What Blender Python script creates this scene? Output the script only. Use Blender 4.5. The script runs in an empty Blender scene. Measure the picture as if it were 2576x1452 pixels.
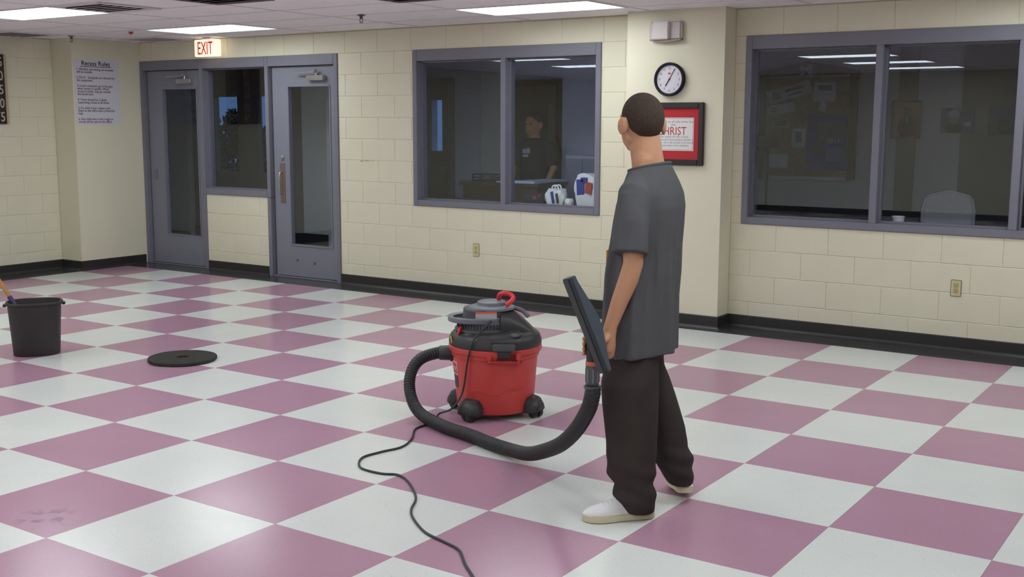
import bpy, bmesh, math, random
from mathutils import Vector, Matrix
random.seed(7)
scene = bpy.context.scene
COL = scene.collection
PI = math.pi

# ---------------------------------------------------------------- camera
def make_camera():
    f, yaw, pitch, roll = 2852.34, -0.5962, -0.1457, 0.0027
    cy, sy, cp, sp = math.cos(yaw), math.sin(yaw), math.cos(pitch), math.sin(pitch)
    fwd = Vector((sy*cp, cy*cp, sp)); right = Vector((cy, -sy, 0)); up = right.cross(fwd)
    cr, sr = math.cos(roll), math.sin(roll)
    r2 = right*cr + up*sr; u2 = up*cr - right*sr
    cam = bpy.data.cameras.new('camera'); cam.sensor_width = 36.0; cam.lens = f/2576*36.0
    cam.clip_start = 0.05; cam.clip_end = 200
    o = bpy.data.objects.new('camera', cam); COL.objects.link(o)
    m = Matrix((r2, u2, -fwd)).transposed().to_4x4()
    m.translation = Vector((3.8186, -3.0554, 1.5851)); o.matrix_world = m
    scene.camera = o
make_camera()

# ---------------------------------------------------------------- world, exposure
w = bpy.data.worlds.new('dusk_sky'); scene.world = w; w.use_nodes = True
bg = w.node_tree.nodes['Background']; bg.inputs[0].default_value = (0.10, 0.22, 0.46, 1); bg.inputs[1].default_value = 0.55
scene.view_settings.view_transform = 'Standard'; scene.view_settings.look = 'None'
scene.view_settings.gamma = 1; scene.view_settings.use_curve_mapping = False
scene.view_settings.exposure = 0.0
LAMP = 9.1                                   # radiance of the ceiling light lenses

# ---------------------------------------------------------------- helpers
def s2l(c):
    c = c/255.0
    return c/12.92 if c <= 0.04045 else ((c+0.055)/1.055)**2.4
def rgb(r, g, b): return (s2l(r), s2l(g), s2l(b), 1)

MATS = {}
def mat(name, col, rough=0.6, spec=0.4, metal=0.0, var=0.0, vscale=8.0, bump=0.0, bscale=60.0, emit=None, estr=1.0, sheen=0.0):
    if name in MATS: return MATS[name]
    m = bpy.data.materials.new(name); m.use_nodes = True; nt = m.node_tree
    b = nt.nodes['Principled BSDF']
    b.inputs['Base Color'].default_value = rgb(*col); b.inputs['Roughness'].default_value = rough
    b.inputs['Specular IOR Level'].default_value = spec; b.inputs['Metallic'].default_value = metal
    if sheen: b.inputs['Sheen Weight'].default_value = sheen
    if emit:
        b.inputs['Emission Color'].default_value = rgb(*emit); b.inputs['Emission Strength'].default_value = estr
    if var or bump:
        tc = nt.nodes.new('ShaderNodeTexCoord')
    if var:
        n = nt.nodes.new('ShaderNodeTexNoise'); n.inputs['Scale'].default_value = vscale; n.inputs['Detail'].default_value = 6
        nt.links.new(tc.outputs['Object'], n.inputs['Vector'])
        mr = nt.nodes.new('ShaderNodeMapRange'); mr.inputs['From Min'].default_value = 0.25; mr.inputs['From Max'].default_value = 0.75
        mr.inputs['To Min'].default_value = 1-var; mr.inputs['To Max'].default_value = 1+var
        nt.links.new(n.outputs['Fac'], mr.inputs['Value'])
        mx = nt.nodes.new('ShaderNodeMix'); mx.data_type = 'RGBA'; mx.blend_type = 'MULTIPLY'; mx.inputs[0].default_value = 1
        mx.inputs[6].default_value = rgb(*col); nt.links.new(mr.outputs[0], mx.inputs[7])
        nt.links.new(mx.outputs[2], b.inputs['Base Color'])
    if bump:
        n2 = nt.nodes.new('ShaderNodeTexNoise'); n2.inputs['Scale'].default_value = bscale; n2.inputs['Detail'].default_value = 4
        nt.links.new(tc.outputs['Object'], n2.inputs['Vector'])
        bp = nt.nodes.new('ShaderNodeBump'); bp.inputs['Strength'].default_value = bump; bp.inputs['Distance'].default_value = 0.004
        nt.links.new(n2.outputs['Fac'], bp.inputs['Height']); nt.links.new(bp.outputs[0], b.inputs['Normal'])
    MATS[name] = m
    return m

def glass_mat(name, tint, refl):
    m = bpy.data.materials.new(name); m.use_nodes = True; nt = m.node_tree
    for n in list(nt.nodes): nt.nodes.remove(n)
    out = nt.nodes.new('ShaderNodeOutputMaterial'); t = nt.nodes.new('ShaderNodeBsdfTransparent'); t.inputs[0].default_value = tint
    g = nt.nodes.new('ShaderNodeBsdfGlossy'); g.inputs['Roughness'].default_value = 0.01; g.inputs[0].default_value = (0.9, 0.95, 1, 1)
    mx = nt.nodes.new('ShaderNodeMixShader'); mx.inputs[0].default_value = refl
    nt.links.new(t.outputs[0], mx.inputs[1]); nt.links.new(g.outputs[0], mx.inputs[2]); nt.links.new(mx.outputs[0], out.inputs[0])
    MATS[name] = m
    return m

def tile_mat(name, base, fleck, fleck2, amount):
    """vinyl composition tile: base colour with small chips and waxed gloss"""
    m = bpy.data.materials.new(name); m.use_nodes = True; nt = m.node_tree; L = nt.links.new
    b = nt.nodes['Principled BSDF']; geo = nt.nodes.new('ShaderNodeNewGeometry')
    def ramp(src, p0, p1):
        r = nt.nodes.new('ShaderNodeMapRange'); r.inputs['From Min'].default_value = p0; r.inputs['From Max'].default_value = p1
        L(src, r.inputs['Value']); return r.outputs[0]
    def noise(scale, detail=3):
        n = nt.nodes.new('ShaderNodeTexNoise'); n.inputs['Scale'].default_value = scale; n.inputs['Detail'].default_value = detail
        L(geo.outputs['Position'], n.inputs['Vector']); return n.outputs['Fac']
    def mix(f, a, c):
        x = nt.nodes.new('ShaderNodeMix'); x.data_type = 'RGBA'; L(f, x.inputs[0])
        if isinstance(a, tuple): x.inputs[6].default_value = a
        else: L(a, x.inputs[6])
        x.inputs[7].default_value = c
        return x.outputs[2]
    def mul(a, k):
        x = nt.nodes.new('ShaderNodeMath'); x.operation = 'MULTIPLY'; L(a, x.inputs[0])
        if isinstance(k, (int, float)): x.inputs[1].default_value = k
        else: L(k, x.inputs[1])
        return x.outputs[0]
    c = mix(mul(ramp(noise(2.2, 5), 0.35, 0.7), 0.35), rgb(*base), rgb(*[int(v*0.93) for v in base]))
    c = mix(mul(ramp(noise(95), 0.64, 0.70), amount), c, rgb(*fleck))
    c = mix(mul(ramp(noise(70.5), 0.68, 0.72), amount), c, rgb(*fleck2))
    c = mix(mul(ramp(noise(28), 0.72, 0.75), 0.35), c, rgb(*fleck))
    # one dark scuffed smear near the lower left of the floor
    dist = nt.nodes.new('ShaderNodeVectorMath'); dist.operation = 'DISTANCE'; dist.inputs[1].default_value = (-0.19, -0.47, 0)
    L(geo.outputs['Position'], dist.inputs[0])
    near = nt.nodes.new('ShaderNodeMapRange'); near.inputs['From Min'].default_value = 0.06; near.inputs['From Max'].default_value = 0.16
    near.inputs['To Min'].default_value = 1; near.inputs['To Max'].default_value = 0; L(dist.outputs['Value'], near.inputs['Value'])
    c = mix(mul(mul(near.outputs[0], ramp(noise(14, 6), 0.52, 0.6)), 0.45), c, rgb(105, 70, 100))
    L(c, b.inputs['Base Color'])
    rr = nt.nodes.new('ShaderNodeMapRange'); rr.inputs['To Min'].default_value = 0.16; rr.inputs['To Max'].default_value = 0.24
    L(noise(3.5, 5), rr.inputs['Value']); L(rr.outputs[0], b.inputs['Roughness'])
    b.inputs['Specular IOR Level'].default_value = 0.24
    MATS[name] = m
    return m

class MB:
    """collects shapes into one mesh"""
    def __init__(s): s.v = []; s.f = []
    def add(s, vs, fs):
        o = len(s.v); s.v += [tuple(p) for p in vs]; s.f += [tuple(i+o for i in q) for q in fs]; return s
    def box(s, x0, x1, y0, y1, z0, z1):
        return s.add([(x0,y0,z0),(x1,y0,z0),(x1,y1,z0),(x0,y1,z0),(x0,y0,z1),(x1,y0,z1),(x1,y1,z1),(x0,y1,z1)],
                     [(3,2,1,0),(4,5,6,7),(0,1,5,4),(1,2,6,5),(2,3,7,6),(3,0,4,7)])
    def obox(s, c, ax, ay, az):
        c, ax, ay, az = map(Vector, (c, ax, ay, az)); vs = []
        for k in (-1, 1):
            for i, j in ((-1,-1),(1,-1),(1,1),(-1,1)): vs.append(c+ax*i+ay*j+az*k)
        return s.add(vs, [(3,2,1,0),(4,5,6,7),(0,1,5,4),(1,2,6,5),(2,3,7,6),(3,0,4,7)])
    def loft(s, rings, cap=True, closed=False):
        n = len(rings[0]); vs = [p for r in rings for p in r]; fs = []
        m = len(rings)
        for i in range(m if closed else m-1):
            a, b2 = i*n, ((i+1) % m)*n
            for j in range(n): fs.append((a+j, a+(j+1) % n, b2+(j+1) % n, b2+j))
        if cap and not closed: fs.append(tuple(range(n-1, -1, -1))); fs.append(tuple((m-1)*n+j for j in range(n)))
        return s.add(vs, fs)
    def tube(s, pts, rad, n=12, cap=True, closed=False):
        pts = [Vector(p) for p in pts]; m = len(pts); rs = rad if isinstance(rad, (list, tuple)) else [rad]*m
        rings = []; ref = None
        for i, p in enumerate(pts):
            t = (pts[(i+1) % m]-pts[i-1]) if closed else (pts[min(i+1, m-1)]-pts[max(i-1, 0)])
            t = t.normalized() if t.length > 1e-9 else Vector((0, 0, 1))
            if ref is None: ref = Vector((0, 0, 1)) if abs(t.z) < 0.9 else Vector((1, 0, 0))
            u = (ref - t*ref.dot(t)).normalized(); ref = u; w2 = t.cross(u)
            rings.append([p+(u*math.cos(2*PI*k/n)+w2*math.sin(2*PI*k/n))*rs[i] for k in range(n)])
        return s.loft(rings, cap, closed)
    def limb(s, pts, rs, n=16):
        """tube with rounded ends"""
        pts = [Vector(p) for p in pts]; rs = list(rs)
        a = (pts[0]-pts[1]).normalized(); b2 = (pts[-1]-pts[-2]).normalized()
        P = []; R = []
        for q in (0.98, 0.85, 0.6, 0.3): P.append(pts[0]+a*rs[0]*q); R.append(rs[0]*math.sqrt(1-q*q))
        P += pts; R += rs
        for q in (0.3, 0.6, 0.85, 0.98): P.append(pts[-1]+b2*rs[-1]*q); R.append(rs[-1]*math.sqrt(1-q*q))
        return s.tube(P, R, n)
    def ball(s, c, rx, ry, rz, rot=0.0, n=20, tilt=0.0):
        M = Matrix.Rotation(rot, 3, 'Z') @ Matrix.Rotation(tilt, 3, 'Y'); c = Vector(c); rings = []
        m = n//2
        for i in range(m+1):
            a = -PI/2+PI*i/m; a = max(-PI/2+0.03, min(PI/2-0.03, a))
            rings.append([c+M @ Vector((rx*math.cos(a)*math.cos(2*PI*k/n), ry*math.cos(a)*math.sin(2*PI*k/n), rz*math.sin(a))) for k in range(n)])
        return s.loft(rings)
    def lathe(s, prof, n=32, c=(0, 0, 0), sx=1, sy=1, cap=True):
        return s.loft([[(c[0]+r*sx*math.cos(2*PI*k/n), c[1]+r*sy*math.sin(2*PI*k/n), c[2]+z) for k in range(n)] for r, z in prof], cap)
    def prism(s, poly, y0, y1):
        """polygon in x,z pushed from y0 to y1"""
        n = len(poly)
        return s.add([(x, y0, z) for x, z in poly]+[(x, y1, z) for x, z in poly],
                     [tuple(range(n)), tuple(range(2*n-1, n-1, -1))]+[(i, n+i, n+(i+1) % n, (i+1) % n) for i in range(n)])
    def mesh(s, name, smooth=False, bevel=0.0, seg=2):
        me = bpy.data.meshes.new(name); me.from_pydata(s.v, [], s.f); me.update()
        bm = bmesh.new(); bm.from_mesh(me)
        bmesh.ops.recalc_face_normals(bm, faces=bm.faces)
        if bevel:
            es = [e for e in bm.edges if len(e.link_faces) == 2 and e.calc_face_angle(0) > 0.6]
            bmesh.ops.bevel(bm, geom=es, offset=bevel, segments=seg, affect='EDGES', clamp_overlap=True)
        bm.to_mesh(me); bm.free()
        if smooth or bevel:
            for p in me.polygons: p.use_smooth = True
            me.set_sharp_from_angle(angle=math.radians(38))
        return me
    def build(s, name, m, parent=None, smooth=False, bevel=0.0, loc=None, seg=2):
        me = s.mesh(name, smooth, bevel, seg); me.materials.append(m)
        return link(name, me, parent, loc)

def link(name, me, parent=None, loc=None, rotz=0):
    o = bpy.data.objects.new(name, me); COL.objects.link(o)
    if parent is not None: o.parent = parent
    if loc is not None: o.location = loc
    if rotz: o.rotation_euler = (0, 0, rotz)
    return o
def tag(o, label, cat, group=None, kind=None):
    o['label'] = label; o['category'] = cat
    if group: o['group'] = group
    if kind: o['kind'] = kind
    return o
def struct(o, label=None):
    o['kind'] = 'structure'
    if label: o['label'] = label
    return o
def thing(name, label, cat, loc=(0, 0, 0), rotz=0, group=None):
    o = bpy.data.objects.new(name, None); COL.objects.link(o); o.location = loc; o.rotation_euler = (0, 0, rotz)
    o.empty_display_size = 0.1
    return tag(o, label, cat, group)
def sthing(name, label, loc=(0, 0, 0)):
    o = bpy.data.objects.new(name, None); COL.objects.link(o); o.location = loc; o.empty_display_size = 0.1
    return struct(o, label)
def copy_tree(o, parent=None):
    c = o.copy(); COL.objects.link(c); c.parent = parent
    for ch in list(o.children): copy_tree(ch, c)
    return c
def remesh(mb, name, voxel, m, parent=None, smooth_it=6, fac=0.5, dec=None, loc=None):
    """one continuous skin around overlapping volumes"""
    me = mb.mesh(name); o = bpy.data.objects.new(name+'_tmp', me); COL.objects.link(o)
    r = o.modifiers.new('r', 'REMESH'); r.mode = 'VOXEL'; r.voxel_size = voxel
    if smooth_it:
        sm = o.modifiers.new('s', 'SMOOTH'); sm.iterations = smooth_it; sm.factor = fac
    if dec:
        d = o.modifiers.new('d', 'DECIMATE'); d.ratio = dec
    dg = bpy.context.evaluated_depsgraph_get()
    me2 = bpy.data.meshes.new_from_object(o.evaluated_get(dg)); me2.name = name
    bpy.data.objects.remove(o); bpy.data.meshes.remove(me)
    me2.materials.clear(); me2.materials.append(m)
    for p in me2.polygons: p.use_smooth = True
    return link(name, me2, parent, loc)
def text(name, body, size, m, parent, loc, rot=(PI/2, 0, 0), align='LEFT', extrude=0.0006, line=1.0, sx=1.0, bold=0.0, shear=0.0):
    c = bpy.data.curves.new(name, 'FONT'); c.body = body; c.size = size; c.align_x = align; c.extrude = extrude
    c.space_line = line; c.offset = bold; c.shear = shear; c.resolution_u = 3
    o = bpy.data.objects.new(name+'_tmp', c); COL.objects.link(o)
    dg = bpy.context.evaluated_depsgraph_get()
    me = bpy.data.meshes.new_from_object(o.evaluated_get(dg)); me.name = name
    bpy.data.objects.remove(o)
    me.materials.clear(); me.materials.append(m)
    t = link(name, me, parent, loc); t.rotation_euler = rot; t.scale = (sx, 1, 1)
    return t
def spline(pts, sub=8, closed=False):
    """Catmull-Rom through the points"""
    P = [Vector(p) for p in pts]; n = len(P); out = []
    for i in range(n-1):
        p0, p1, p2, p3 = P[max(i-1, 0)], P[i], P[i+1], P[min(i+2, n-1)]
        for k in range(sub):
            t = k/sub
            out.append(0.5*((2*p1)+(p2-p0)*t+(2*p0-5*p1+4*p2-p3)*t*t+(3*p1-p0-3*p2+p3)*t**3))
    out.append(P[-1]); return out

# ---------------------------------------------------------------- materials
M_wall = mat('cream_paint', (222, 217, 194), 0.45, 0.35, var=0.03, vscale=3, bump=0.12, bscale=90)
M_wall2 = mat('cream_paint_smooth', (222, 217, 194), 0.5, 0.3, var=0.02, vscale=2)
M_mortar = mat('cream_paint_joint', (221, 215, 191), 0.6, 0.2)
M_white = tile_mat('white_vinyl_tile', (216, 219, 214), (150, 158, 178), (228, 224, 205), 0.55)
M_pink = tile_mat('mauve_vinyl_tile', (176, 136, 155), (140, 98, 130), (200, 164, 178), 0.5)
M_border = tile_mat('black_vinyl_tile', (62, 61, 63), (84, 84, 88), (42, 42, 42), 0.4)
M_base = mat('black_vinyl_base', (48, 46, 46), 0.4, 0.4)
M_frame = mat('grey_blue_metal_paint', (120, 119, 131), 0.38, 0.4, var=0.03, vscale=5)
M_door = mat('grey_blue_door_paint', (126, 127, 139), 0.36, 0.4, var=0.03, vscale=4)
M_glass = glass_mat('window_glass', (0.955, 0.97, 0.99, 1), 0.046)
M_ceil = mat('ceiling_tile_white', (247, 242, 245), 0.9, 0.1, var=0.03, vscale=6, bump=0.3, bscale=140)
M_grid = mat('ceiling_grid_white', (226, 222, 226), 0.5, 0.3)
M_lens = mat('light_lens', (255, 255, 255), 0.5, 0.2, emit=(243, 252, 255), estr=LAMP)
M_lframe = mat('light_frame_white', (225, 225, 222), 0.5, 0.3)
M_vent = mat('vent_grey_metal', (226, 220, 224), 0.5, 0.3)
M_ventdark = mat('vent_dark', (66, 62, 66), 0.8, 0.1)
M_blackpl = mat('black_plastic', (54, 53, 54), 0.42, 0.4, var=0.06, vscale=12)
M_greypl = mat('grey_plastic', (116, 118, 126), 0.42, 0.4, var=0.05, vscale=14)
M_dkgrey = mat('dark_grey_plastic', (82, 83, 87), 0.42, 0.4, var=0.06, vscale=14)
M_red = mat('red_plastic', (200, 70, 66), 0.40, 0.45, var=0.05, vscale=5)
M_redh = mat('bright_red_plastic', (220, 52, 62), 0.35, 0.45)
M_print_black = mat('black_print', (38, 38, 44), 0.7, 0.2)
M_paper = mat('white_paper', (214, 210, 220), 0.7, 0.2)
M_ivory = mat('ivory_plastic', (206, 198, 150), 0.4, 0.4)
M_chrome = mat('brushed_steel', (190, 188, 186), 0.25, 0.5, metal=0.9)

S = 0.6096            # side of one floor square
YW = 5.20             # face of the window wall
XL, XC = -7.11, -6.77  # left wall, corner column
XR, YF, H = 6.60, -6.20, 2.44

# ================================================================= FLOOR
floor = struct(MB().box(XL-0.3, XR+0.2, YF-0.2, YW+0.14, -0.06, -0.004).build('floor', M_mortar), 'waxed checkerboard floor of mauve and white squares')
def tile_mesh(wx, wy, m):
    g = 0.0004; b = 0.0012
    vs = [(g,g,-0.004),(wx-g,g,-0.004),(wx-g,wy-g,-0.004),(g,wy-g,-0.004),
          (g,g,-b*0.4),(wx-g,g,-b*0.4),(wx-g,wy-g,-b*0.4),(g,wy-g,-b*0.4),
          (b,b,0),(wx-b,b,0),(wx-b,wy-b,0),(b,wy-b,0)]
    fs = [(0,1,5,4),(1,2,6,5),(2,3,7,6),(3,0,4,7),(4,5,9,8),(5,6,10,9),(6,7,11,10),(7,4,8,11),(8,9,10,11)]
    me = bpy.data.meshes.new('floor_tile'); me.from_pydata(vs, [], fs); me.update(); me.materials.append(m)
    return me
TW, TP = tile_mesh(S, S, M_white), tile_mesh(S, S, M_pink)
restw, restp = MB(), MB()
for i in range(-10, 8):
    for j in range(-11, 11):
        pink = (i+j) % 2 == 0
        if i >= -3 and j <= 6:
            link('floor_tile', TP if pink else TW, floor, (j*S, i*S, 0))
        else:
            (restp if pink else restw).add([(j*S+0.001, i*S+0.001, 0), (j*S+S-0.001, i*S+0.001, 0), (j*S+S-0.001, i*S+S-0.001, 0), (j*S+0.001, i*S+S-0.001, 0)], [(0, 1, 2, 3)])
for mb, m in ((restw, M_white), (restp, M_pink)):
    o = mb.build('floor_tile_field', m, floor); o['kind'] = 'stuff'
B = S/2
bt = tile_mesh(B, YW-8*S, M_border)
for k in range(-23, 22):
    if k*B < XR: link('border_tile', bt, floor, (k*B, 8*S, 0))
bt2 = tile_mesh(-11*S-XL, B, M_border)
for k in range(-20, 16): link('border_tile', bt2, floor, (XL, k*B, 0))

# ================================================================= WALLS
def wall_boxes(mb, x0, x1, y0, y1, holes):
    """boxes filling x0..x1, 0..H around rectangular holes (hx0,hx1,hz0,hz1)"""
    xs = sorted({x0, x1} | {h[0] for h in holes} | {h[1] for h in holes})
    for a, b in zip(xs, xs[1:]):
        hz = [(h[2], h[3]) for h in holes if h[0] <= a+1e-6 and h[1] >= b-1e-6]
        z = 0.0
        for q0, q1 in sorted(hz):
            if q0 > z+1e-6: mb.box(a, b, y0, y1, z, q0)
            z = q1
        if z < H: mb.box(a, b, y0, y1, z, H+0.05)
HOLES = [(-6.77, -5.775, 0, 2.235), (-5.775, -4.792, 0.813, 2.235), (-4.792, -3.82, 0, 2.235),
         (-2.89, -0.90, 0.813, 2.235), (0.362, 3.31, 0.813, 2.235)]
mb = MB(); wall_boxes(mb, XC-0.35, XR+0.2, YW+0.0040, YW+0.14, HOLES)
wall_back = struct(mb.build('wall_back', M_mortar), 'cream painted block wall with doors and windows')
CRS = 0.2032
bcache = {}
def block_mesh(wd, ht):
    k = (round(wd, 3), round(ht, 3))
    if k not in bcache:
        a, b, d = 0.0013, 0.0042, 0.0062
        vs = [(a,d,a),(wd-a,d,a),(wd-a,d,ht-a),(a,d,ht-a),(a,0.0022,a),(wd-a,0.0022,a),(wd-a,0.0022,ht-a),(a,0.0022,ht-a),
              (b,0,b),(wd-b,0,b),(wd-b,0,ht-b),(b,0,ht-b)]
        fs = [(0,1,5,4),(1,2,6,5),(2,3,7,6),(3,0,4,7),(4,5,9,8),(5,6,10,9),(6,7,11,10),(7,4,8,11),(8,9,10,11)]
        me = bpy.data.meshes.new('block'); me.from_pydata(vs, [], fs); me.update(); me.materials.append(M_wall)
        bcache[k] = me
    return bcache[k]
def lay_blocks(parent, x0, x1, phase, holes, to_world, rotz):
    for c in range(12):
        z0 = c*CRS; z1 = min(z0+CRS, H)
        off = phase + (CRS if c % 2 else 0)
        k = math.floor((x0-off)/0.4064)
        x = off+k*0.4064
        while x < x1:
            segs = [(max(x, x0), min(x+0.4064, x1))]; x += 0.4064
            for h in holes:
                if h[2] < z1-0.01 and h[3] > z0+0.01:
                    ns = []
                    for a, b in segs:
                        if h[1] <= a or h[0] >= b: ns.append((a, b)); continue
                        if h[0] > a: ns.append((a, h[0]))
                        if h[1] < b: ns.append((h[1], b))
                    segs = ns
            for a, b in segs:
                if b-a > 0.02: link('block', block_mesh(b-a, z1-z0), parent, to_world(a, z0), rotz)
lay_blocks(wall_back, XC, -0.555, -3.523, HOLES, lambda a, z: (a, YW, z), 0)
lay_blocks(wall_back, 0.272, 3.60, 0.646-CRS, HOLES, lambda a, z: (a, YW, z), 0)
MB().box(3.60, XR, YW, YW+0.01, 0, H).build('wall_face', M_wall2, wall_back)
sc = MB()
for a, b, z, h in ((-3.55, -3.515, 1.205, 0.012), (-3.50, -3.475, 1.212, 0.007), (-3.465, -3.452, 1.207, 0.012), (-3.44, -3.425, 1.21, 0.006), (-3.40, -3.385, 1.208, 0.008)):
    sc.box(a, b, YW-0.0006, YW, z, z+h)
sc.build('scuff_mark', mat('scuff_grey', (168, 160, 132), 0.7, 0.2), wall_back)

# pilaster between the two windows
pil = struct(MB().box(-0.555, 0.272, 5.0, YW+0.003, 0, H+0.02).build('trim_1', M_wall2), 'smooth cream pilaster between the two windows')
# left wall and corner column
wl = struct(MB().box(XL-0.16, XL-0.0040, YF-0.2, YW+0.14, 0, H+0.05).build('wall_left', M_mortar), 'cream painted block wall on the left')
lay_blocks(wl, 1.2, 4.34, 4.34, [], lambda a, z: (XL, a, z), PI/2)
MB().box(XL-0.01, XL, YF, 1.2, 0, H).build('wall_face', M_wall2, wl)
struct(MB().box(XL-0.005, XC, 4.34, YW+0.14, 0, H+0.02).build('trim_2', M_wall2), 'smooth cream corner column')
struct(MB().box(XR, XR+0.15, YF-0.2, YW+0.14, 0, H+0.05).build('wall_right', M_wall2), 'plain cream wall on the right')
struct(MB().box(XL-0.16, XR+0.15, YF-0.15, YF, 0, H+0.05).build('wall_front', M_wall2), 'plain cream wall behind the viewer')

# black vinyl base, coved at the foot
def baseboard(name, pts, hide=None):
    """pts: wall-line corners in order; room side is on the right of the walking direction"""
    t, h = 0.009, 0.098
    prof = [(0, h), (t*0.6, h), (t, h-0.006), (t, 0.02), (t+0.004, 0.010), (t+0.012, 0.0008), (0, 0.0008)]
    mb = MB(); P = [Vector((x, y, 0)) for x, y in pts]; n = len(P)
    dirs = [(P[i+1]-P[i]).normalized() for i in range(n-1)]
    nor = [Vector((d.y, -d.x, 0)) for d in dirs]
    rings = []
    for i in range(n):
        if i == 0: m = nor[0]
        elif i == n-1: m = nor[-1]
        else:
            m = nor[i-1]+nor[i]; m = m/(m.dot(nor[i]))
        rings.append([P[i]+m*a+Vector((0, 0, b)) for a, b in prof])
    mb.loft(rings)
    return struct(mb.build(name, M_base), 'black vinyl base along the wall')
baseboard('baseboard_left', [(XL, YF), (XL, 4.34), (XC, 4.34), (XC, YW-0.03)])
baseboard('baseboard_back', [(-5.745, YW), (-4.826, YW)])
baseboard('baseboard_middle', [(-3.82, YW), (-0.555, YW), (-0.555, 5.0), (0.272, 5.0), (0.272, YW), (XR, YW)])
baseboard('baseboard_right', [(XR, YW), (XR, YF), (XL, YF)])

# ================================================================= CEILING
ceiling = struct(MB().box(XL-0.2, XR+0.2, YF-0.2, YW+0.14, H+0.03, H+0.08).build('ceiling', M_grid), 'suspended ceiling of white panels')
GX = [-7.68+1.22*k for k in range(13)]
GY = [4.05+0.61*k for k in range(-17, 3)]
LIGHTS = []
for x in (-5.24, -1.58, 2.08):
    for y in (4.05, 2.22, 0.39, -1.44, -3.27, -5.10):
        LIGHTS.append((x, y))
VENTS = [(-4.02, 2.22), (-7.07, 3.44), (-6.46, 4.66), (-2.80, 2.22), (-1.58, 2.83)]
pc = {}
for x in GX:
    for y in GY:
        x0, x1, y0, y1 = max(x, XL), min(x+1.22, XR), max(y, YF), min(y+0.61, YW)
        if x1-x0 < 0.05 or y1-y0 < 0.03: continue
        if any(abs(x-a) < 0.01 and abs(y-b) < 0.01 for a, b in LIGHTS): continue
        for a, b in VENTS:
            if x-0.01 <= a < x+1.21 and abs(y-b) < 0.01:
                if abs(a-x0) < 0.1: x0 = max(x0, a+0.61)
                else: x1 = a
        if x1-x0 < 0.05: continue
        k = (round(x1-x0, 3), round(y1-y0, 3))
        if k not in pc:
            me = MB().box(0.008, k[0]-0.008, 0.008, k[1]-0.008, 0, 0.015).mesh('ceiling_panel'); me.materials.append(M_ceil); pc[k] = me
        link('ceiling_panel', pc[k], ceiling, (x0, y0, H+0.004))
mb = MB()
for x in GX:
    if XL < x < XR: mb.box(x-0.012, x+0.012, YF, YW, H, H+0.03)
for y in GY:
    if YF < y < YW: mb.box(XL, XR, y-0.012, y+0.012, H+0.0005, H+0.03)
mb.build('ceiling_grid', M_grid, ceiling)

lightlab = {(-5.24, 4.05): 'glowing ceiling light panel just above the exit sign', (-1.58, 4.05): 'glowing ceiling light panel near the pilaster, rightmost of those in view',
            (-5.24, 2.22): 'glowing ceiling light panel cut by the left edge of the photo'}
proto = None
for (x, y) in LIGHTS:
    lab = lightlab.get((x, y), 'glowing ceiling light panel outside the frame over the near part of the room')
    if proto is None:
        proto = thing('ceiling_light', lab, 'ceiling light', (x, y, H), 0, 'recessed ceiling lights')
        f = MB()
        for q in ((0.004, 1.216, 0.004, 0.03), (0.004, 1.216, 0.58, 0.606), (0.004, 0.03, 0.03, 0.58), (1.19, 1.216, 0.03, 0.58)): f.box(*q, -0.004, 0.02)
        f.build('frame', M_lframe, proto, bevel=0.002)
        MB().box(0.03, 1.19, 0.03, 0.58, 0.0, 0.012).build('lens', M_lens, proto)
        o = proto
    else:
        o = copy_tree(proto); o.location = (x, y, H); o['label'] = lab

ventlab = ['square ceiling vent beside the leftmost light panel', 'square ceiling vent at far left near the number board', 'square ceiling vent in the corner above the rules sign',
           'dark square ceiling vent at the top edge, right of the exit sign', 'dark square ceiling vent at the top edge left of the long light panel']
for n, ((x, y), lab) in enumerate(zip(VENTS, ventlab)):
    y1 = min(0.61, YW-y)
    v = thing('ceiling_vent', lab, 'vent', (x, y, H), 0, 'ceiling vents')
    dk = n >= 3
    MB().box(0.02, 0.59, 0.02, y1-0.02, 0.012, 0.02).build('backing', M_ventdark, v)
    f = MB(); fr = mat('vent_dusty_metal', (120, 113, 122), 0.6, 0.2) if dk else M_vent
    for q in ((0.012, 0.598, 0.012, 0.05), (0.012, 0.598, y1-0.05, y1-0.012), (0.012, 0.05, 0.05, y1-0.05), (0.56, 0.598, 0.05, y1-0.05)): f.box(*q, -0.008, 0.015)
    f.build('frame', fr, v, bevel=0.002)
    for k in range(6):
        yy = 0.09+k*(y1-0.18)/5
        MB().obox((0.305, yy, 0.0), (0.255, 0, 0), (0, 0.036, 0.010), (0, -0.0006, 0.0015)).build('slat', fr, v)

def sprinkler(x, y, lab):
    t = thing('sprinkler_head', lab, 'sprinkler', (x, y, H), 0, 'ceiling sprinklers')
    m = mat('sprinkler_bronze', (110, 98, 90), 0.4, 0.5, metal=0.5)
    MB().lathe([(0.034, 0.0), (0.034, -0.004), (0.014, -0.008), (0.012, -0.03), (0.008, -0.032)]).build('body', m, t, smooth=True)
    f = MB(); f.tube([(-0.014, 0, -0.03), (-0.016, 0, -0.045), (-0.004, 0, -0.06)], 0.003, 8); f.tube([(0.014, 0, -0.03), (0.016, 0, -0.045), (0.004, 0, -0.06)], 0.003, 8)
    f.build('yoke', m, t)
    MB().lathe([(0.004, -0.058), (0.018, -0.060), (0.018, -0.062), (0.003, -0.064)]).build('deflector', m, t)
sprinkler(-2.48, 4.04, 'small ceiling sprinkler head between two light panels')
sprinkler(-6.48, 4.15, 'small ceiling sprinkler head at far left')
t = thing('alarm_light', 'tiny red alarm lamp on the ceiling beside a light panel', 'alarm light', (-5.42, 4.06, H))
MB().lathe([(0.032, 0), (0.032, -0.008), (0.02, -0.01)]).build('base', M_lframe, t, smooth=True)
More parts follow.
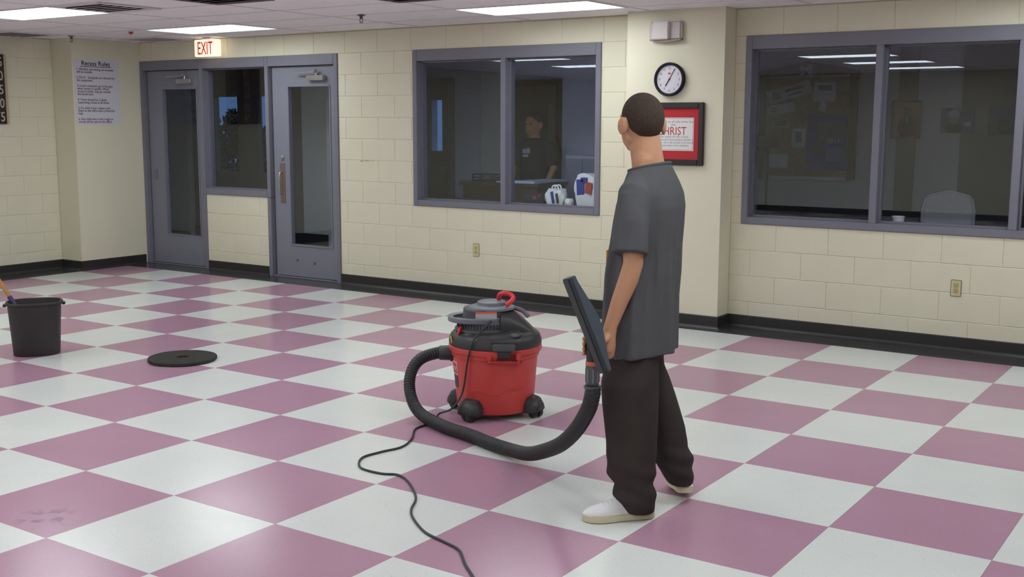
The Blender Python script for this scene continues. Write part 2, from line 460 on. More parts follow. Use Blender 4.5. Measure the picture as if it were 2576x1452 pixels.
MB().lathe([(0.022, -0.009), (0.022, -0.02), (0.014, -0.032), (0.003, -0.035)]).build('red_cap', mat('red_cap', (190, 30, 45), 0.3, 0.5), t, smooth=True)

# ================================================================= WINDOWS AND DOORS
FY0, FY1 = YW-0.012, YW+0.14            # frame front and back
def window(name, lab, xs, z0, z1, head, sill, skew=(0, 0, 0)):
    """xs: outer edges and mullion centres"""
    r = sthing(name, lab, (xs[0], YW, z0))
    ox, oz = xs[0], z0
    fw = 0.05
    zz1 = z1-z0
    W = xs[-1]-xs[0]
    f = MB(); f.box(0, fw, FY0-YW, FY1-YW, 0, zz1); f.box(0.05, 0.066, 0.075, 0.095, sill, zz1-head); f.build('jamb', M_frame, r, bevel=0.003)
    f = MB(); f.box(W-fw, W, FY0-YW, FY1-YW, 0, zz1); f.box(W-0.066, W-0.05, 0.075, 0.095, sill, zz1-head); f.build('jamb', M_frame, r, bevel=0.003)
    f = MB(); f.box(fw, W-fw, FY0-YW, FY1-YW, zz1-head, zz1); f.build('head', M_frame, r, bevel=0.003)
    f = MB(); f.box(fw, W-fw, FY0-YW, FY1-YW, 0, sill); f.build('sill', M_frame, r, bevel=0.003)
    edges = [fw]+[e for x in xs[1:-1] for e in (x-ox-0.027, x-ox+0.027)]+[W-fw]
    for x in xs[1:-1]:
        f = MB(); f.box(x-ox-0.027, x-ox+0.027, FY0-YW, FY1-YW, sill, zz1-head)
        f.build('mullion', M_frame, r, bevel=0.003)
    for a, b in zip(edges[::2], edges[1::2]):
        g = MB(); s = 0.014
        g.box(a, a+s, 0.052, 0.085, sill, zz1-head); g.box(b-s, b, 0.052, 0.085, sill, zz1-head)
        g.box(a+s, b-s, 0.052, 0.085, sill, sill+s); g.box(a+s, b-s, 0.052, 0.085, zz1-head-s, zz1-head)
        g.build('glazing_bead', M_frame, r, bevel=0.002)
        hw_, hh_ = (b-a)/2-0.004, (zz1-head-sill)/2-0.004
        pn_ = MB().box(-hw_, hw_, -0.003, 0.003, -hh_, hh_).build('pane', M_glass, r, loc=((a+b)/2, 0.067, (sill+zz1-head)/2)); pn_.rotation_euler = skew
    return r
window('window_1', 'two-pane grey metal window into the office', [-2.89, -1.877, -0.90], 0.813, 2.235, 0.10, 0.055, (-0.0027, 0, 0.008))
window('window_2', 'wide grey metal window beside the pilaster', [0.362, 1.371, 2.320, 3.31], 0.813, 2.235, 0.10, 0.055)
window('window_3', 'grey metal sidelight between the two doors', [-5.80, -4.766], 0.813, 2.235, 0.10, 0.065)
fr = sthing('trim_3', 'grey metal frame around the two doors', (-6.77, YW, 0))
def fpart(name, x0, x1, z0, z1, y0=FY0, y1=FY1): MB().box(x0+6.77, x1+6.77, y0-YW, y1-YW, z0, z1).build(name, M_frame, fr, bevel=0.003)
fpart('jamb', -6.768, -6.715, 0, 2.235); fpart('jamb', -3.87, -3.82, 0, 2.235)
fpart('head', -6.715, -5.80, 2.135, 2.235); fpart('head', -4.766, -3.87, 2.135, 2.235)
fpart('jamb', -5.80, -5.75, 0, 0.812); fpart('jamb', -4.82, -4.767, 0, 0.812)
fpart('door_stop', -6.715, -6.70, 0, 2.13, YW+0.085, YW+0.13); fpart('door_stop', -4.766, -4.752, 0, 2.13, YW+0.085, YW+0.13)
fpart('threshold', -6.715, -5.80, 0, 0.012, YW+0.0, YW+0.13); fpart('threshold', -4.766, -3.87, 0, 0.012, YW+0.0, YW+0.13)

def door(name, lab, x0, x1, lx0, lx1, handle):
    d = sthing(name, lab, (x0, YW+0.035, 0)); W = x1-x0; a, b = lx0-x0, lx1-x0
    z0, z1, g0, g1 = 0.018, 2.128, 0.345, 1.928
    m = MB(); t = 0.045
    m.box(0, a, 0, t, z0, z1); m.box(b, W, 0, t, z0, z1); m.box(a, b, 0, t, z0, g0); m.box(a, b, 0, t, g1, z1)
    m.build('leaf', M_door, d)
    f = MB(); s = 0.016
    f.box(a-s, a, -0.006, 0.0, g0-s, g1+s); f.box(b, b+s, -0.006, 0.0, g0-s, g1+s); f.box(a, b, -0.006, 0.0, g0-s, g0); f.box(a, b, -0.006, 0.0, g1, g1+s)
    f.build('glazing_bead', M_door, d, bevel=0.002)
    MB().box(a+0.001, b-0.001, 0.019, 0.025, g0+0.001, g1-0.001).build('pane', M_glass, d)
    c = MB().box(W-0.36, W-0.13, -0.055, 0.0, 1.985, 2.035).build('closer_body', M_chrome, d, bevel=0.006)
    ar = MB(); ar.obox((W-0.37, -0.06, 2.062), (0.14, 0, 0.004), (0, 0.011, 0), (0, 0, 0.006)); ar.obox((W-0.235, -0.045, 2.075), (0.006, 0, 0), (0, 0.02, 0), (0, 0, 0.016))
    ar.lathe([(0.014, 2.03), (0.014, 2.07), (0.008, 2.072)], 16, (W-0.24, -0.03, 0))
    ar.build('arm', M_chrome, c, bevel=0.001)
    hx = 0.115
    if handle:
        MB().box(hx-0.035, hx+0.035, -0.004, 0.0, 0.76, 1.165).build('pull_plate', mat('worn_bronze', (128, 112, 104), 0.4, 0.5, metal=0.4, var=0.12, vscale=6), d, bevel=0.0015)
        h = MB(); h.tube(spline([(hx, -0.004, 0.85), (hx, -0.045, 0.87), (hx, -0.05, 0.96), (hx, -0.045, 1.06), (hx, -0.004, 1.08)], 6), 0.009, 10); h.build('pull_handle', M_chrome, d, smooth=True)
        l = MB(); l.tube([(hx+0.005, 0, 1.225), (hx+0.005, -0.012, 1.225)], 0.024, 20); l.tube([(hx+0.005, -0.012, 1.225), (hx+0.005, -0.02, 1.225)], 0.015, 16)
        l.build('lock_cylinder', M_chrome, d, smooth=True)
    else:
        b2 = MB().box(0.05, 0.11, -0.01, 0, 0.95, 1.06).build('latch_plate', M_frame, d, bevel=0.003)
    for z in (0.25, 1.1, 1.95):
        MB().lathe([(0.007, z-0.055), (0.007, z+0.055)], 10, (W-0.003, -0.008, 0)).build('hinge', M_frame, d, smooth=True)
    return d
door('door_1', 'grey metal door with a tall glass lite, left of the sidelight', -6.698, -5.804, -6.45, -5.905, False)
d2 = door('door_2', 'grey metal door with a tall glass lite and a pull plate, right of the sidelight', -4.750, -3.874, -4.525, -3.970, True)
sm = MB().box(0.28, 0.31, -0.0008, 0, 0.17, 0.195); sm.box(0.52, 0.545, -0.0008, 0, 0.15, 0.175); sm.box(0.535, 0.56, -0.0008, 0, 0.172, 0.18); sm.build('scuff_mark', mat('scuff_dark', (88, 88, 104), 0.7, 0.2), d2)

# ================================================================= ROOMS BEYOND THE GLASS
M_dimwall = mat('dim_room_paint', (196, 196, 202), 0.8, 0.2)
M_dimwall2 = mat('dim_room_paint_light', (212, 215, 216), 0.8, 0.2)
M_brownwall = mat('dull_brown', (134, 124, 116), 0.8, 0.2)
M_carpet = mat('dark_carpet', (128, 128, 138), 0.95, 0.1, var=0.15, vscale=60)
M_wood = mat('dark_wood', (92, 78, 66), 0.5, 0.3, var=0.15, vscale=7)
Y1 = YW+0.14
def room_wall(name, lab, m, *bx):
    mb = MB()
    for b in bx: mb.box(*b)
    return struct(mb.build(name, m), lab)
# vestibule behind the doors
room_wall('floor_vestibule', 'dark vestibule floor', M_carpet, (-9.2, -3.4, Y1, 7.3, -0.05, 0.0))
room_wall('ceiling_vestibule', 'vestibule ceiling', M_dimwall, (-9.2, -3.4, Y1, 7.3, H, H+0.05))
mb = MB()
def pierced(mb, x0, x1, y0, y1, holes):
    wall_boxes(mb, x0, x1, y0, y1, holes)
pierced(mb, -9.2, -4.6, 7.2, 7.3, [(-7.89, -7.40, 0.9, 1.93), (-7.09, -6.6, 0.9, 1.93)])
struct(mb.build('wall_vestibule', M_brownwall), 'dark wall with outside windows seen through the sidelight')
room_wall('wall_vestibule_side', 'grey partition seen through the right door', M_dimwall2, (-6.17, -4.6, 7.08, 7.2, 0, H))
room_wall('wall_vestibule_left', 'grey partition seen through the left door', M_dimwall2, (-9.2, -9.1, Y1, 7.3, 0, H), (-9.1, -8.31, 7.1, 7.2, 0, H), (-9.2, XL-0.16, Y1, Y1+0.06, 0, H))
room_wall('wall_vestibule_right', 'partition between vestibule and office', M_dimwall, (-3.5, -3.4, Y1, 5.9, 0, H), (-4.6, -3.5, 5.85, 5.95, 0, H), (-4.65, -4.55, 5.95, 7.3, 0, H))
for n, bx in enumerate(((-6.18, -4.66, 7.06, 7.08, 0.001, 0.22), (-9.09, -8.31, 7.085, 7.1, 0.001, 0.12), (-8.31, -6.18, 7.185, 7.2, 0.001, 0.20))):
    room_wall('baseboard_vestibule_%d' % (n+1), 'dark base in the vestibule', M_base, bx)
for n, (a, b) in enumerate(((-7.89, -7.40), (-7.09, -6.6))):
    r = sthing('window_%d' % (n+4), 'outside window with dusk sky, seen through the sidelight', (a, 7.2, 0.9)); W = b-a
    f = MB(); s = 0.03
    f.box(0, s, 0, 0.08, 0, 1.03); f.box(W-s, W, 0, 0.08, 0, 1.03); f.box(s, W-s, 0, 0.08, 0, s); f.box(s, W-s, 0, 0.08, 1.03-s, 1.03)
    f.build('frame', M_brownwall, r); MB().box(s, W-s, 0.04, 0.046, s, 1.03-s).build('pane', M_glass, r)
# tree outside
tr = thing('tree', 'dark tree outside, seen through the sidelight against dusk sky', 'tree', (-12.2, 11.6, 0))
M_leaf = mat('dusk_foliage', (40, 48, 40), 0.9, 0.1, var=0.2, vscale=9); M_bark = mat('bark', (50, 44, 40), 0.9, 0.1, var=0.2, vscale=9)
tk = MB(); tk.tube([(0, 0, 0), (0.03, 0, 0.6), (-0.02, 0.02, 1.1), (0.05, 0, 1.5)], [0.12, 0.1, 0.08, 0.05], 10)
tk.tube([(0, 0, 0.8), (0.3, 0.1, 1.1), (0.55, 0.1, 1.25)], [0.05, 0.04, 0.02], 8); tk.tube([(0, 0, 0.9), (-0.3, 0, 1.2)], [0.05, 0.02], 8)
tk.build('trunk', M_bark, tr, smooth=True)
lf = MB(); rnd = random.Random(3)
for cx, cy, cz, cr in ((0, 0, 1.35, 0.42), (0.45, 0.1, 1.12, 0.38), (-0.45, 0, 1.15, 0.4), (0.15, 0, 0.95, 0.4), (0.85, 0.1, 0.85, 0.35), (-0.8, 0, 0.95, 0.35), (-0.1, 0, 1.6, 0.22)):
    for q in range(330):
        d = Vector((rnd.gauss(0, 1), rnd.gauss(0, 1), rnd.gauss(0, 1))).normalized()*cr*rnd.uniform(0.4, 1.05)
        p = Vector((cx, cy, cz))+d; u = Vector((rnd.gauss(0, 1), rnd.gauss(0, 1), rnd.gauss(0, 1))).normalized()*0.06; v = u.orthogonal().normalized()*0.03
        lf.add([p-u, p+v, p+u, p-v], [(0, 1, 2, 3)])
o = lf.build('foliage', M_leaf, tr); o['kind'] = 'stuff'
struct(MB().box(-30, 10, 7.35, 40, -0.3, -0.02).build('ground', mat('dusk_ground', (60, 66, 52), 0.95, 0.1, var=0.2, vscale=3)), 'dark ground outside the building')

# office behind the two-pane window
room_wall('floor_office', 'office floor', M_carpet, (-4.55, -0.88, Y1, 7.3, -0.05, 0))
room_wall('ceiling_office', 'office ceiling', mat('office_ceiling', (206, 210, 230), 0.9, 0.1), (-4.55, -0.88, Y1, 7.3, H, H+0.05))
mb = MB(); pierced(mb, -4.55, -0.88, 7.2, 7.3, [(-4.245, -4.06, 1.26, 1.83)])
M_office = mat('office_blue_grey_paint', (206, 215, 242), 0.8, 0.2)
struct(mb.build('wall_office', M_office), 'blue grey office wall')
room_wall('trim_4', 'paler office column', mat('office_column', (206, 216, 222), 0.8, 0.2), (-3.50, -3.12, 7.12, 7.2, 0, H))
room_wall('wall_office_right', 'partition between office and lounge', M_office, (-0.93, -0.83, Y1, 8.6, 0, H))
dr = sthing('door_3', 'dark wooden office door with a narrow blue lite', (-4.39, 7.13, 0))
m = MB(); m.box(0, 0.145, 0.02, 0.065, 0.01, 2.03); m.box(0.33, 0.43, 0.02, 0.065, 0.01, 2.03); m.box(0.145, 0.33, 0.02, 0.065, 0.01, 1.26); m.box(0.145, 0.33, 0.02, 0.065, 1.83, 2.03)
m.build('leaf', M_wood, dr); MB().box(0.146, 0.329, 0.04, 0.046, 1.261, 1.829).build('pane', M_glass, dr)
m = MB(); m.box(0.43, 0.47, 0.0, 0.07, 0, 2.07); m.box(-0.05, 0.43, 0.0, 0.07, 2.031, 2.07); m.build('door_frame', mat('brown_frame', (96, 92, 96), 0.5, 0.3), dr)
dr = sthing('door_4', 'dark brown wooden door behind the standing office worker', (-3.115, 7.13, 0))
m = MB(); m.box(0, 0.045, 0, 0.07, 0, 2.03); m.box(0.565, 0.605, 0, 0.07, 0, 2.03); m.box(0.045, 0.565, 0, 0.07, 1.965, 2.03); m.build('door_frame', mat('dark_door_frame', (40, 37, 38), 0.5, 0.3), dr)
MB().box(0.045, 0.565, 0.03, 0.07, 0.01, 1.965).build('leaf', M_wood, dr)
MB().box(0.46, 0.52, 0.024, 0.03, 1.33, 1.77).build('narrow_lite', mat('amber_lite', (120, 112, 88), 0.3, 0.4), dr)
m = MB(); m.tube([(0.51, 0.03, 1.2), (0.51, -0.02, 1.2), (0.46, -0.025, 1.2)], 0.01, 10); m.build('lever_handle', M_chrome, dr, smooth=True)
t = thing('cabinet', 'tall blue grey cabinet against the office wall, right of the brown door', 'cabinet', (-2.30, 6.93, 0))
MB().box(0, 0.42, 0, 0.26, 0.0, 1.25).build('body', M_office, t, bevel=0.004)
for k in range(2):
    d = MB().box(0.01+k*0.203, 0.207+k*0.203, -0.014, 0.0, 0.06, 1.22).build('cabinet_door', mat('cabinet_front', (164, 172, 202), 0.5, 0.3), t, bevel=0.003)
    MB().box(0.17+k*0.055, 0.182+k*0.055, -0.03, -0.014, 0.7, 0.82).build('handle', M_chrome, d, bevel=0.002)
# desk with papers
t = thing('desk', 'dark wooden office desk below the window mullion', 'desk', (-3.03, 6.08, 0))
MB().box(0, 0.95, 0, 0.55, 0.965, 1.0).build('desk_top', M_wood, t, bevel=0.004)
MB().box(0.03, 0.92, 0.03, 0.05, 0.02, 0.965).build('front_panel', M_wood, t)
for x in (0.03, 0.90):
    MB().box(x, x+0.03, 0.05, 0.53, 0.0, 0.965).build('side_panel', M_wood, t)
M_pap2 = mat('blue_white_paper', (206, 220, 250), 0.7, 0.2)
for k, (x, y, a) in enumerate(((-2.47, 6.3, 0.2), (-2.36, 6.42, -0.15), (-2.25, 6.28, 0.5))):
    o = MB().box(-0.108, 0.108, -0.14, 0.14, 0, 0.012+0.006*k).build('paper_stack', M_pap2, None, loc=(x, y, 1.0005+0.0)); o.rotation_euler = (0, 0, a)
    tag(o, ['leftmost stack of papers on the office desk', 'middle stack of papers on the office desk', 'rightmost stack of papers on the office desk'][k], 'papers', 'papers on the office desk')
bpy.data.objects['paper_stack'].location = (-2.50, 6.25, 1.0005); bpy.data.objects['paper_stack.001'].location = (-2.27, 6.56, 1.0005); bpy.data.objects['paper_stack.002'].location = (-2.24, 6.21, 1.0005); bpy.data.objects['paper_stack.002'].rotation_euler.z = 0.06; bpy.data.objects['paper_stack.001'].rotation_euler.z = 0.0
bk = thing('wire_basket', 'low dark wire basket on the office desk left of the mullion', 'basket', (-2.83, 6.28, 1.0))
for z in (0.005, 0.035, 0.065):
    w_ = MB(); w_.tube([(0.16*math.cos(a*PI/12), 0.11*math.sin(a*PI/12), z) for a in range(24)], 0.004, 6, closed=True); w_.build('wire_ring', M_ventdark, bk)
for a in range(8):
    w_ = MB(); w_.tube([(0.16*math.cos(a*PI/4), 0.11*math.sin(a*PI/4), 0.003), (0.16*math.cos(a*PI/4), 0.11*math.sin(a*PI/4), 0.067)], 0.003, 6); w_.build('wire_post', M_ventdark, bk)
# bags standing on the inside sill shelf
sh = struct(MB().box(-2.85, -0.94, YW+0.14, YW+0.50, 0.82, 0.862).build('trim_5', M_wood), 'shelf inside the office under the window')
def bag(name, lab, x, y, wd, dp, ht, m, seed, bands=(), handles=True):
    t = thing(name, lab, 'bag', (x, y, 0.8625), 0, 'bags inside the office window')
    rn = random.Random(seed); n = 28; rings = []
    ph = [rn.uniform(0, 6.28) for _ in range(6)]
    for k in range(9):
        u = k/8; s = 1+0.10*math.sin(u*3.1)-0.30*max(0, u-0.55)**1.0
        R = []
        for j in range(n):
            a = 2*PI*j/n
            q = 1+0.06*math.sin(3*a+ph[0]+u*4)+0.05*math.sin(5*a+ph[1]-u*6)+0.04*math.sin(9*a+ph[2]+u*9)
            ca, sa = math.cos(a), math.sin(a)
            e = 0.55
            R.append((wd/2*s*q*math.copysign(abs(ca)**e, ca), dp/2*s*q*math.copysign(abs(sa)**e, sa), max(0.0, u*ht*(1+(0.06*math.sin(3*a+ph[3]) if k == 8 else 0)))))
        rings.append(R)
    b = MB(); b.loft(rings); b.build('bag_body', m, t, smooth=True)
    if handles:
        for sgn in (-1, 1):
            h = MB(); h.tube(spline([(-wd*0.22, sgn*dp*0.15, ht*0.95), (-wd*0.16, sgn*dp*0.2, ht*1.18), (wd*0.1, sgn*dp*0.2, ht*1.22), (wd*0.2, sgn*dp*0.15, ht*0.95)], 6), 0.007, 8); h.build('bag_handle', m, t, smooth=True)
    for (bx, bz, bw, bh, bm, slant) in bands:
        q = MB(); q.obox((bx*wd, -dp*0.56, bz*ht), (bw*wd/2, 0, slant*bw*wd/2), (0, dp*0.04, 0), (-slant*bh*ht*0.3, 0, bh*ht/2)); q.build('printed_band', bm, t, bevel=0.001)
M_bagw = mat('white_bag', (232, 236, 236), 0.5, 0.3); M_bagb = mat('blue_bag_print', (44, 62, 150), 0.4, 0.4); M_bagr = mat('red_bag_print', (176, 70, 60), 0.4, 0.4); M_bagd = mat('dark_bag', (62, 62, 70), 0.5, 0.3)
bag('plastic_bag', 'white plastic bag with blue stripes inside the office window', -1.49, 5.47, 0.17, 0.13, 0.14, M_bagw, 1, [(0.0, 0.5, 0.14, 0.7, M_bagb, 0.35), (0.28, 0.45, 0.12, 0.6, M_bagd, 0.3)])
bag('snack_bag', 'blue and white snack bag with red print at the right of the office window', -1.185, 5.50, 0.21, 0.14, 0.27, M_bagw, 2, [(-0.16, 0.62, 0.36, 0.5, M_bagb, 0.1), (0.22, 0.6, 0.3, 0.36, M_bagr, -0.2), (0.0, 0.85, 0.3, 0.16, M_bagb, 0.0)], False)
bag('dark_bag', 'small slumped dark bag left of the white plastic bag', -1.72, 5.48, 0.18, 0.13, 0.085, M_bagd, 3, [(0.2, 0.7, 0.2, 0.3, M_bagr, 0)], False)
bag('crumpled_bag', 'small crumpled white bag between the other two bags', -1.345, 5.44, 0.06, 0.07, 0.06, M_bagw, 5, [], False)

# lounge behind the right window
room_wall('floor_lounge', 'lounge floor', M_carpet, (-0.83, 5.2, Y1, 8.6, -0.05, 0))
room_wall('ceiling_lounge', 'lounge ceiling', mat('lounge_ceiling', (204, 206, 226), 0.9, 0.1), (-0.83, 5.2, Y1, 8.6, H, H+0.05))
M_lounge = mat('lounge_grey_paint', (206, 206, 214), 0.8, 0.2)
wall_l = room_wall('wall_lounge', 'grey lounge wall with boards and pictures', M_lounge, (-0.83, 5.2, 8.5, 8.6, 0, H))
room_wall('wall_lounge_right', 'side wall of the lounge', M_lounge, (5.1, 5.2, Y1, 8.5, 0, H))
room_wall('trim_6', 'brown strip standing in for a dark band reflected in the window', M_brownwall, (0.60, 0.78, 8.47, 8.5, 0.72, H))  # dark reflected band, put in as a brown strip behind the picture
room_wall('trim_7', 'brown area standing in for a dark reflection over the lounge wall', M_brownwall, (1.20, 3.2, 8.48, 8.5, 0.72, H))  # dark reflection in the glass, put in as wall colour
room_wall('trim_8', 'dark rail along the lounge wall', mat('dark_rail', (70, 72, 82), 0.6, 0.3), (-0.83, 5.1, 8.46, 8.5, 0.60, 0.72))
# bulletin board with gabled top
bb = thing('bulletin_board', 'gabled cork bulletin board covered in papers behind the right window', 'bulletin board', (-0.33, 8.495, 1.02))
M_cork = mat('cork', (158, 132, 100), 0.9, 0.1, var=0.2, vscale=40); M_bwood = mat('board_wood', (108, 82, 70), 0.5, 0.3, var=0.1, vscale=6)
MB().box(-0.44, 0.45, -0.03, 0.0, 0, 1.05).build('cork_panel', M_cork, bb)
MB().prism([(-0.50, 1.06), (0.53, 1.06), (0.53, 1.09), (0.0, 1.19), (-0.50, 1.10)], -0.06, 0).build('gable', M_bwood, bb, bevel=0.003)
for x0, x1 in ((-0.50, -0.44), (0.45, 0.53)): MB().box(x0, x1, -0.05, 0, -0.01, 1.06).build('side_rail', M_bwood, bb, bevel=0.003)
MB().box(-0.44, 0.45, -0.055, -0.03, 1.03, 1.05).build('top_strip', M_paper, bb); MB().box(-0.44, 0.45, -0.06, -0.03, -0.02, 0.015).build('ledge', M_paper, bb, bevel=0.002)
def board_paper(name, lab, cx, cz, wd, ht, a, m, prints=()):
    p = thing(name, lab, 'paper', (cx, 8.462, cz), 0, 'papers pinned on the bulletin board'); p.rotation_euler = (0, a, 0)
    MB().box(-wd/2, wd/2, -0.0015, 0.0015, -ht/2, ht/2).build('sheet', m, p)
    for (x, z, w2, h2, pm) in prints: MB().box(x-w2/2, x+w2/2, -0.0022, -0.0015, z-h2/2, z+h2/2).build('printed_block', pm, p)
    return p
M_pap3 = mat('dim_paper', (226, 228, 240), 0.7, 0.2); M_ink = mat('grey_ink', (120, 122, 140), 0.7, 0.2); M_paplg = mat('pale_green_paper', (150, 160, 150), 0.7, 0.2)
board_paper('banner_paper', 'long slanted paper strip at the top left of the bulletin board', -0.52, 1.90, 0.48, 0.14, -0.25, M_pap3, [(-0.14, 0, 0.08, 0.08, M_ink), (0.06, 0.02, 0.2, 0.03, M_ink), (0.06, -0.03, 0.16, 0.02, M_ink)])
board_paper('notice_paper', 'pale notice at the top right of the bulletin board', -0.14, 1.90, 0.23, 0.20, 0.03, M_pap3, [(0, 0.04, 0.14, 0.05, M_ink)])
board_paper('green_paper', 'pale green paper at the right corner of the bulletin board', 0.05, 1.96, 0.13, 0.12, 0.0, M_paplg)
board_paper('second_strip', 'short slanted paper strip in the middle left of the bulletin board', -0.60, 1.73, 0.30, 0.10, -0.15, M_pap3, [(-0.08, 0, 0.06, 0.05, M_ink)])
board_paper('clipping', 'small tilted clipping below the slanted strips', -0.60, 1.58, 0.20, 0.11, -0.12, M_paplg, [(0.0, 0, 0.12, 0.05, M_ink)])
board_paper('tag_paper', 'tiny paper tag above the blue poster', -0.155, 1.75, 0.07, 0.10, 0.2, M_pap3)
board_paper('photo_sheet', 'upright sheet with a dark picture left of the blue poster', -0.40, 1.43, 0.145, 0.20, 0.02, M_pap3, [(0, 0.01, 0.07, 0.11, M_ink)])
board_paper('pale_sheet', 'pale square sheet at the lower left of the bulletin board', -0.61, 1.19, 0.21, 0.14, 0.0, M_pap3)
p = board_paper('poster', 'large dark blue poster on the bulletin board', -0.10, 1.39, 0.42, 0.57, 0.0, mat('poster_blue', (62, 70, 168), 0.5, 0.3, var=0.2, vscale=5), [(0.05, 0.13, 0.28, 0.16, mat('poster_grey', (92, 94, 128), 0.5, 0.3)), (0.08, -0.12, 0.16, 0.14, mat('poster_pale_blue', (92, 106, 178), 0.5, 0.3)), (-0.10, -0.08, 0.1, 0.07, M_bwood), (0.0, 0.03, 0.16, 0.05, M_bwood)])
text('poster_lettering', '2011', 0.07, M_pap3, p, (0.07, -0.003, -0.01), align='CENTER')['kind'] = 'stuff'
bw = thing('ribbon_bow', 'pale ribbon bow on top of the bulletin board', 'bow', (-0.33, 8.42, 2.13))
for sgn in (-1, 1):
    MB().prism([(0.0, 0.01), (sgn*0.05, 0.05), (sgn*0.07, 0.0), (sgn*0.045, -0.025)], -0.01, 0.012).build('loop', M_pap3, bw, bevel=0.003)
    MB().prism([(0.0, 0.0), (sgn*0.085, -0.07), (sgn*0.05, -0.085)], -0.006, 0.006).build('tail', M_pap3, bw, bevel=0.002)
MB().ball((0, 0, 0), 0.016, 0.014, 0.016).build('knot', M_pap3, bw, smooth=True)
def picture(lab, x0, x1, z0, z1, bgc, shapes, frame=None):
    p = thing('wall_picture', lab, 'picture', ((x0+x1)/2, 8.468, z0), 0, 'pictures on the lounge wall'); wd, ht = x1-x0, z1-z0
    if frame:
        f = MB(); s = 0.014
        f.box(-wd/2, -wd/2+s, -0.018, 0, 0, ht); f.box(wd/2-s, wd/2, -0.018, 0, 0, ht); f.box(-wd/2+s, wd/2-s, -0.018, 0, 0, s); f.box(-wd/2+s, wd/2-s, -0.018, 0, ht-s, ht)
        f.build('frame', frame, p)
    MB().box(-wd/2+0.002, wd/2-0.002, -0.010, -0.001, 0.002, ht-0.002).build('print', bgc, p)
    for k, (cx, cz, rx, rz, m) in enumerate(shapes):
        q = MB(); n = 24; q.prism([(cx*wd+rx*wd*math.cos(2*PI*j/n), max(0.02*ht, min(0.98*ht, cz*ht+rz*ht*math.sin(2*PI*j/n)))) for j in range(n)], -0.0105-0.0004*k, -0.010); q.build('printed_shape', m, p)
M_pskin = mat('print_skin', (150, 118, 100), 0.6, 0.2); M_psuit = mat('print_dark', (52, 46, 52), 0.6, 0.2); M_pgrey = mat('print_grey', (182, 184, 196), 0.6, 0.2)
picture('portrait photo with a tan background on the lounge wall', 0.545, 0.838, 1.437, 1.803, mat('print_tan', (176, 126, 96), 0.6, 0.2), [(0.02, 0.30, 0.30, 0.34, M_psuit), (0.0, 0.66, 0.12, 0.13, M_pskin), (0.0, 0.78, 0.12, 0.06, M_psuit), (0.02, 0.5, 0.04, 0.09, M_pgrey)], M_bwood)
picture('landscape photo of a pale haired figure on the lounge wall', 1.014, 1.327, 1.494, 1.732, mat('print_navy', (90, 96, 124), 0.6, 0.2), [(-0.1, 0.2, 0.26, 0.22, M_psuit), (-0.1, 0.6, 0.16, 0.26, M_pskin), (-0.12, 0.75, 0.17, 0.18, M_pgrey), (0.3, 0.36, 0.12, 0.10, M_pgrey)])
picture('dark blue photo nearest the right edge of the lounge wall', 1.455, 1.70, 1.475, 1.751, mat('print_blue', (74, 80, 112), 0.6, 0.2), [(0.1, 0.3, 0.3, 0.25, M_psuit)])
# armchair
M_chair = mat('pale_upholstery', (214, 214, 222), 0.85, 0.2, var=0.05, vscale=20)
ac = thing('armchair', 'pale armchair back seen through the right window', 'armchair', (1.30, 7.75, 0), 0.25)
b = MB(); b.loft([[(0.23*s_*sx*(1-0.0), y, z) for sx, z in ((-1, 0.42), (1, 0.42), (1.03, 0.80), (0.9, 0.93), (0.0, 0.985), (-0.9, 0.93), (-1.03, 0.80))] for y, s_ in ((0.16, 0.95), (0.12, 1.0), (0.04, 1.0), (0.0, 0.95))]); b.build('backrest', M_chair, ac, bevel=0.02, seg=3)
MB().box(-0.22, 0.22, -0.42, 0.03, 0.30, 0.45).build('seat', M_chair, ac, bevel=0.03, seg=3)
for sx in (-1, 1): MB().box(sx*0.27-0.045, sx*0.27+0.045, -0.40, 0.12, 0.16, 0.64).build('armrest', M_chair, ac, bevel=0.025, seg=3)
for sx in (-1, 1):
    for y in (-0.36, 0.08): MB().lathe([(0.018, 0), (0.024, 0.16)], 12, (sx*0.24, y, 0)).build('leg', M_wood, ac)
MB().box(-0.22, 0.22, -0.40, 0.08, 0.16, 0.31).build('base', M_chair, ac, bevel=0.01)
# music stand
ms = thing('music_stand', 'dark music stand in front of the bulletin board', 'music stand', (-0.55, 8.0, 0))
MB().obox((0, -0.02, 1.40), (0.13, 0, 0.0), (0, 0.004, 0.0016), (0, -0.02, 0.055)).build('desk_plate', M_blackpl, ms, bevel=0.002)
MB().box(-0.13, 0.13, -0.04, 0.0, 1.335, 1.345).build('ledge', M_blackpl, ms)
MB().tube([(0, 0, 0.20), (0, 0, 1.38)], 0.011, 12).build('pole', M_blackpl, ms, smooth=True)
for k in range(3):
    a = k*2*PI/3+0.3
    MB().tube([(0, 0, 0.28), (0.26*math.cos(a), 0.26*math.sin(a), 0.008)], 0.008, 8).build('leg', M_blackpl, ms)
t = thing('paper_cup', 'small white crumpled cup on the inside sill of the right window', 'cup', (1.50, 5.40, 0.8225))
MB().lathe([(0.034, 0), (0.045, 0.085), (0.047, 0.088), (0.042, 0.086), (0.032, 0.006)], 20).build('cup_body', M_bagw, t, smooth=True)
struct(MB().box(0.36, 3.31, YW+0.14, YW+0.30, 0.78, 0.822).build('trim_9', M_wood), 'shelf inside the lounge under the window')

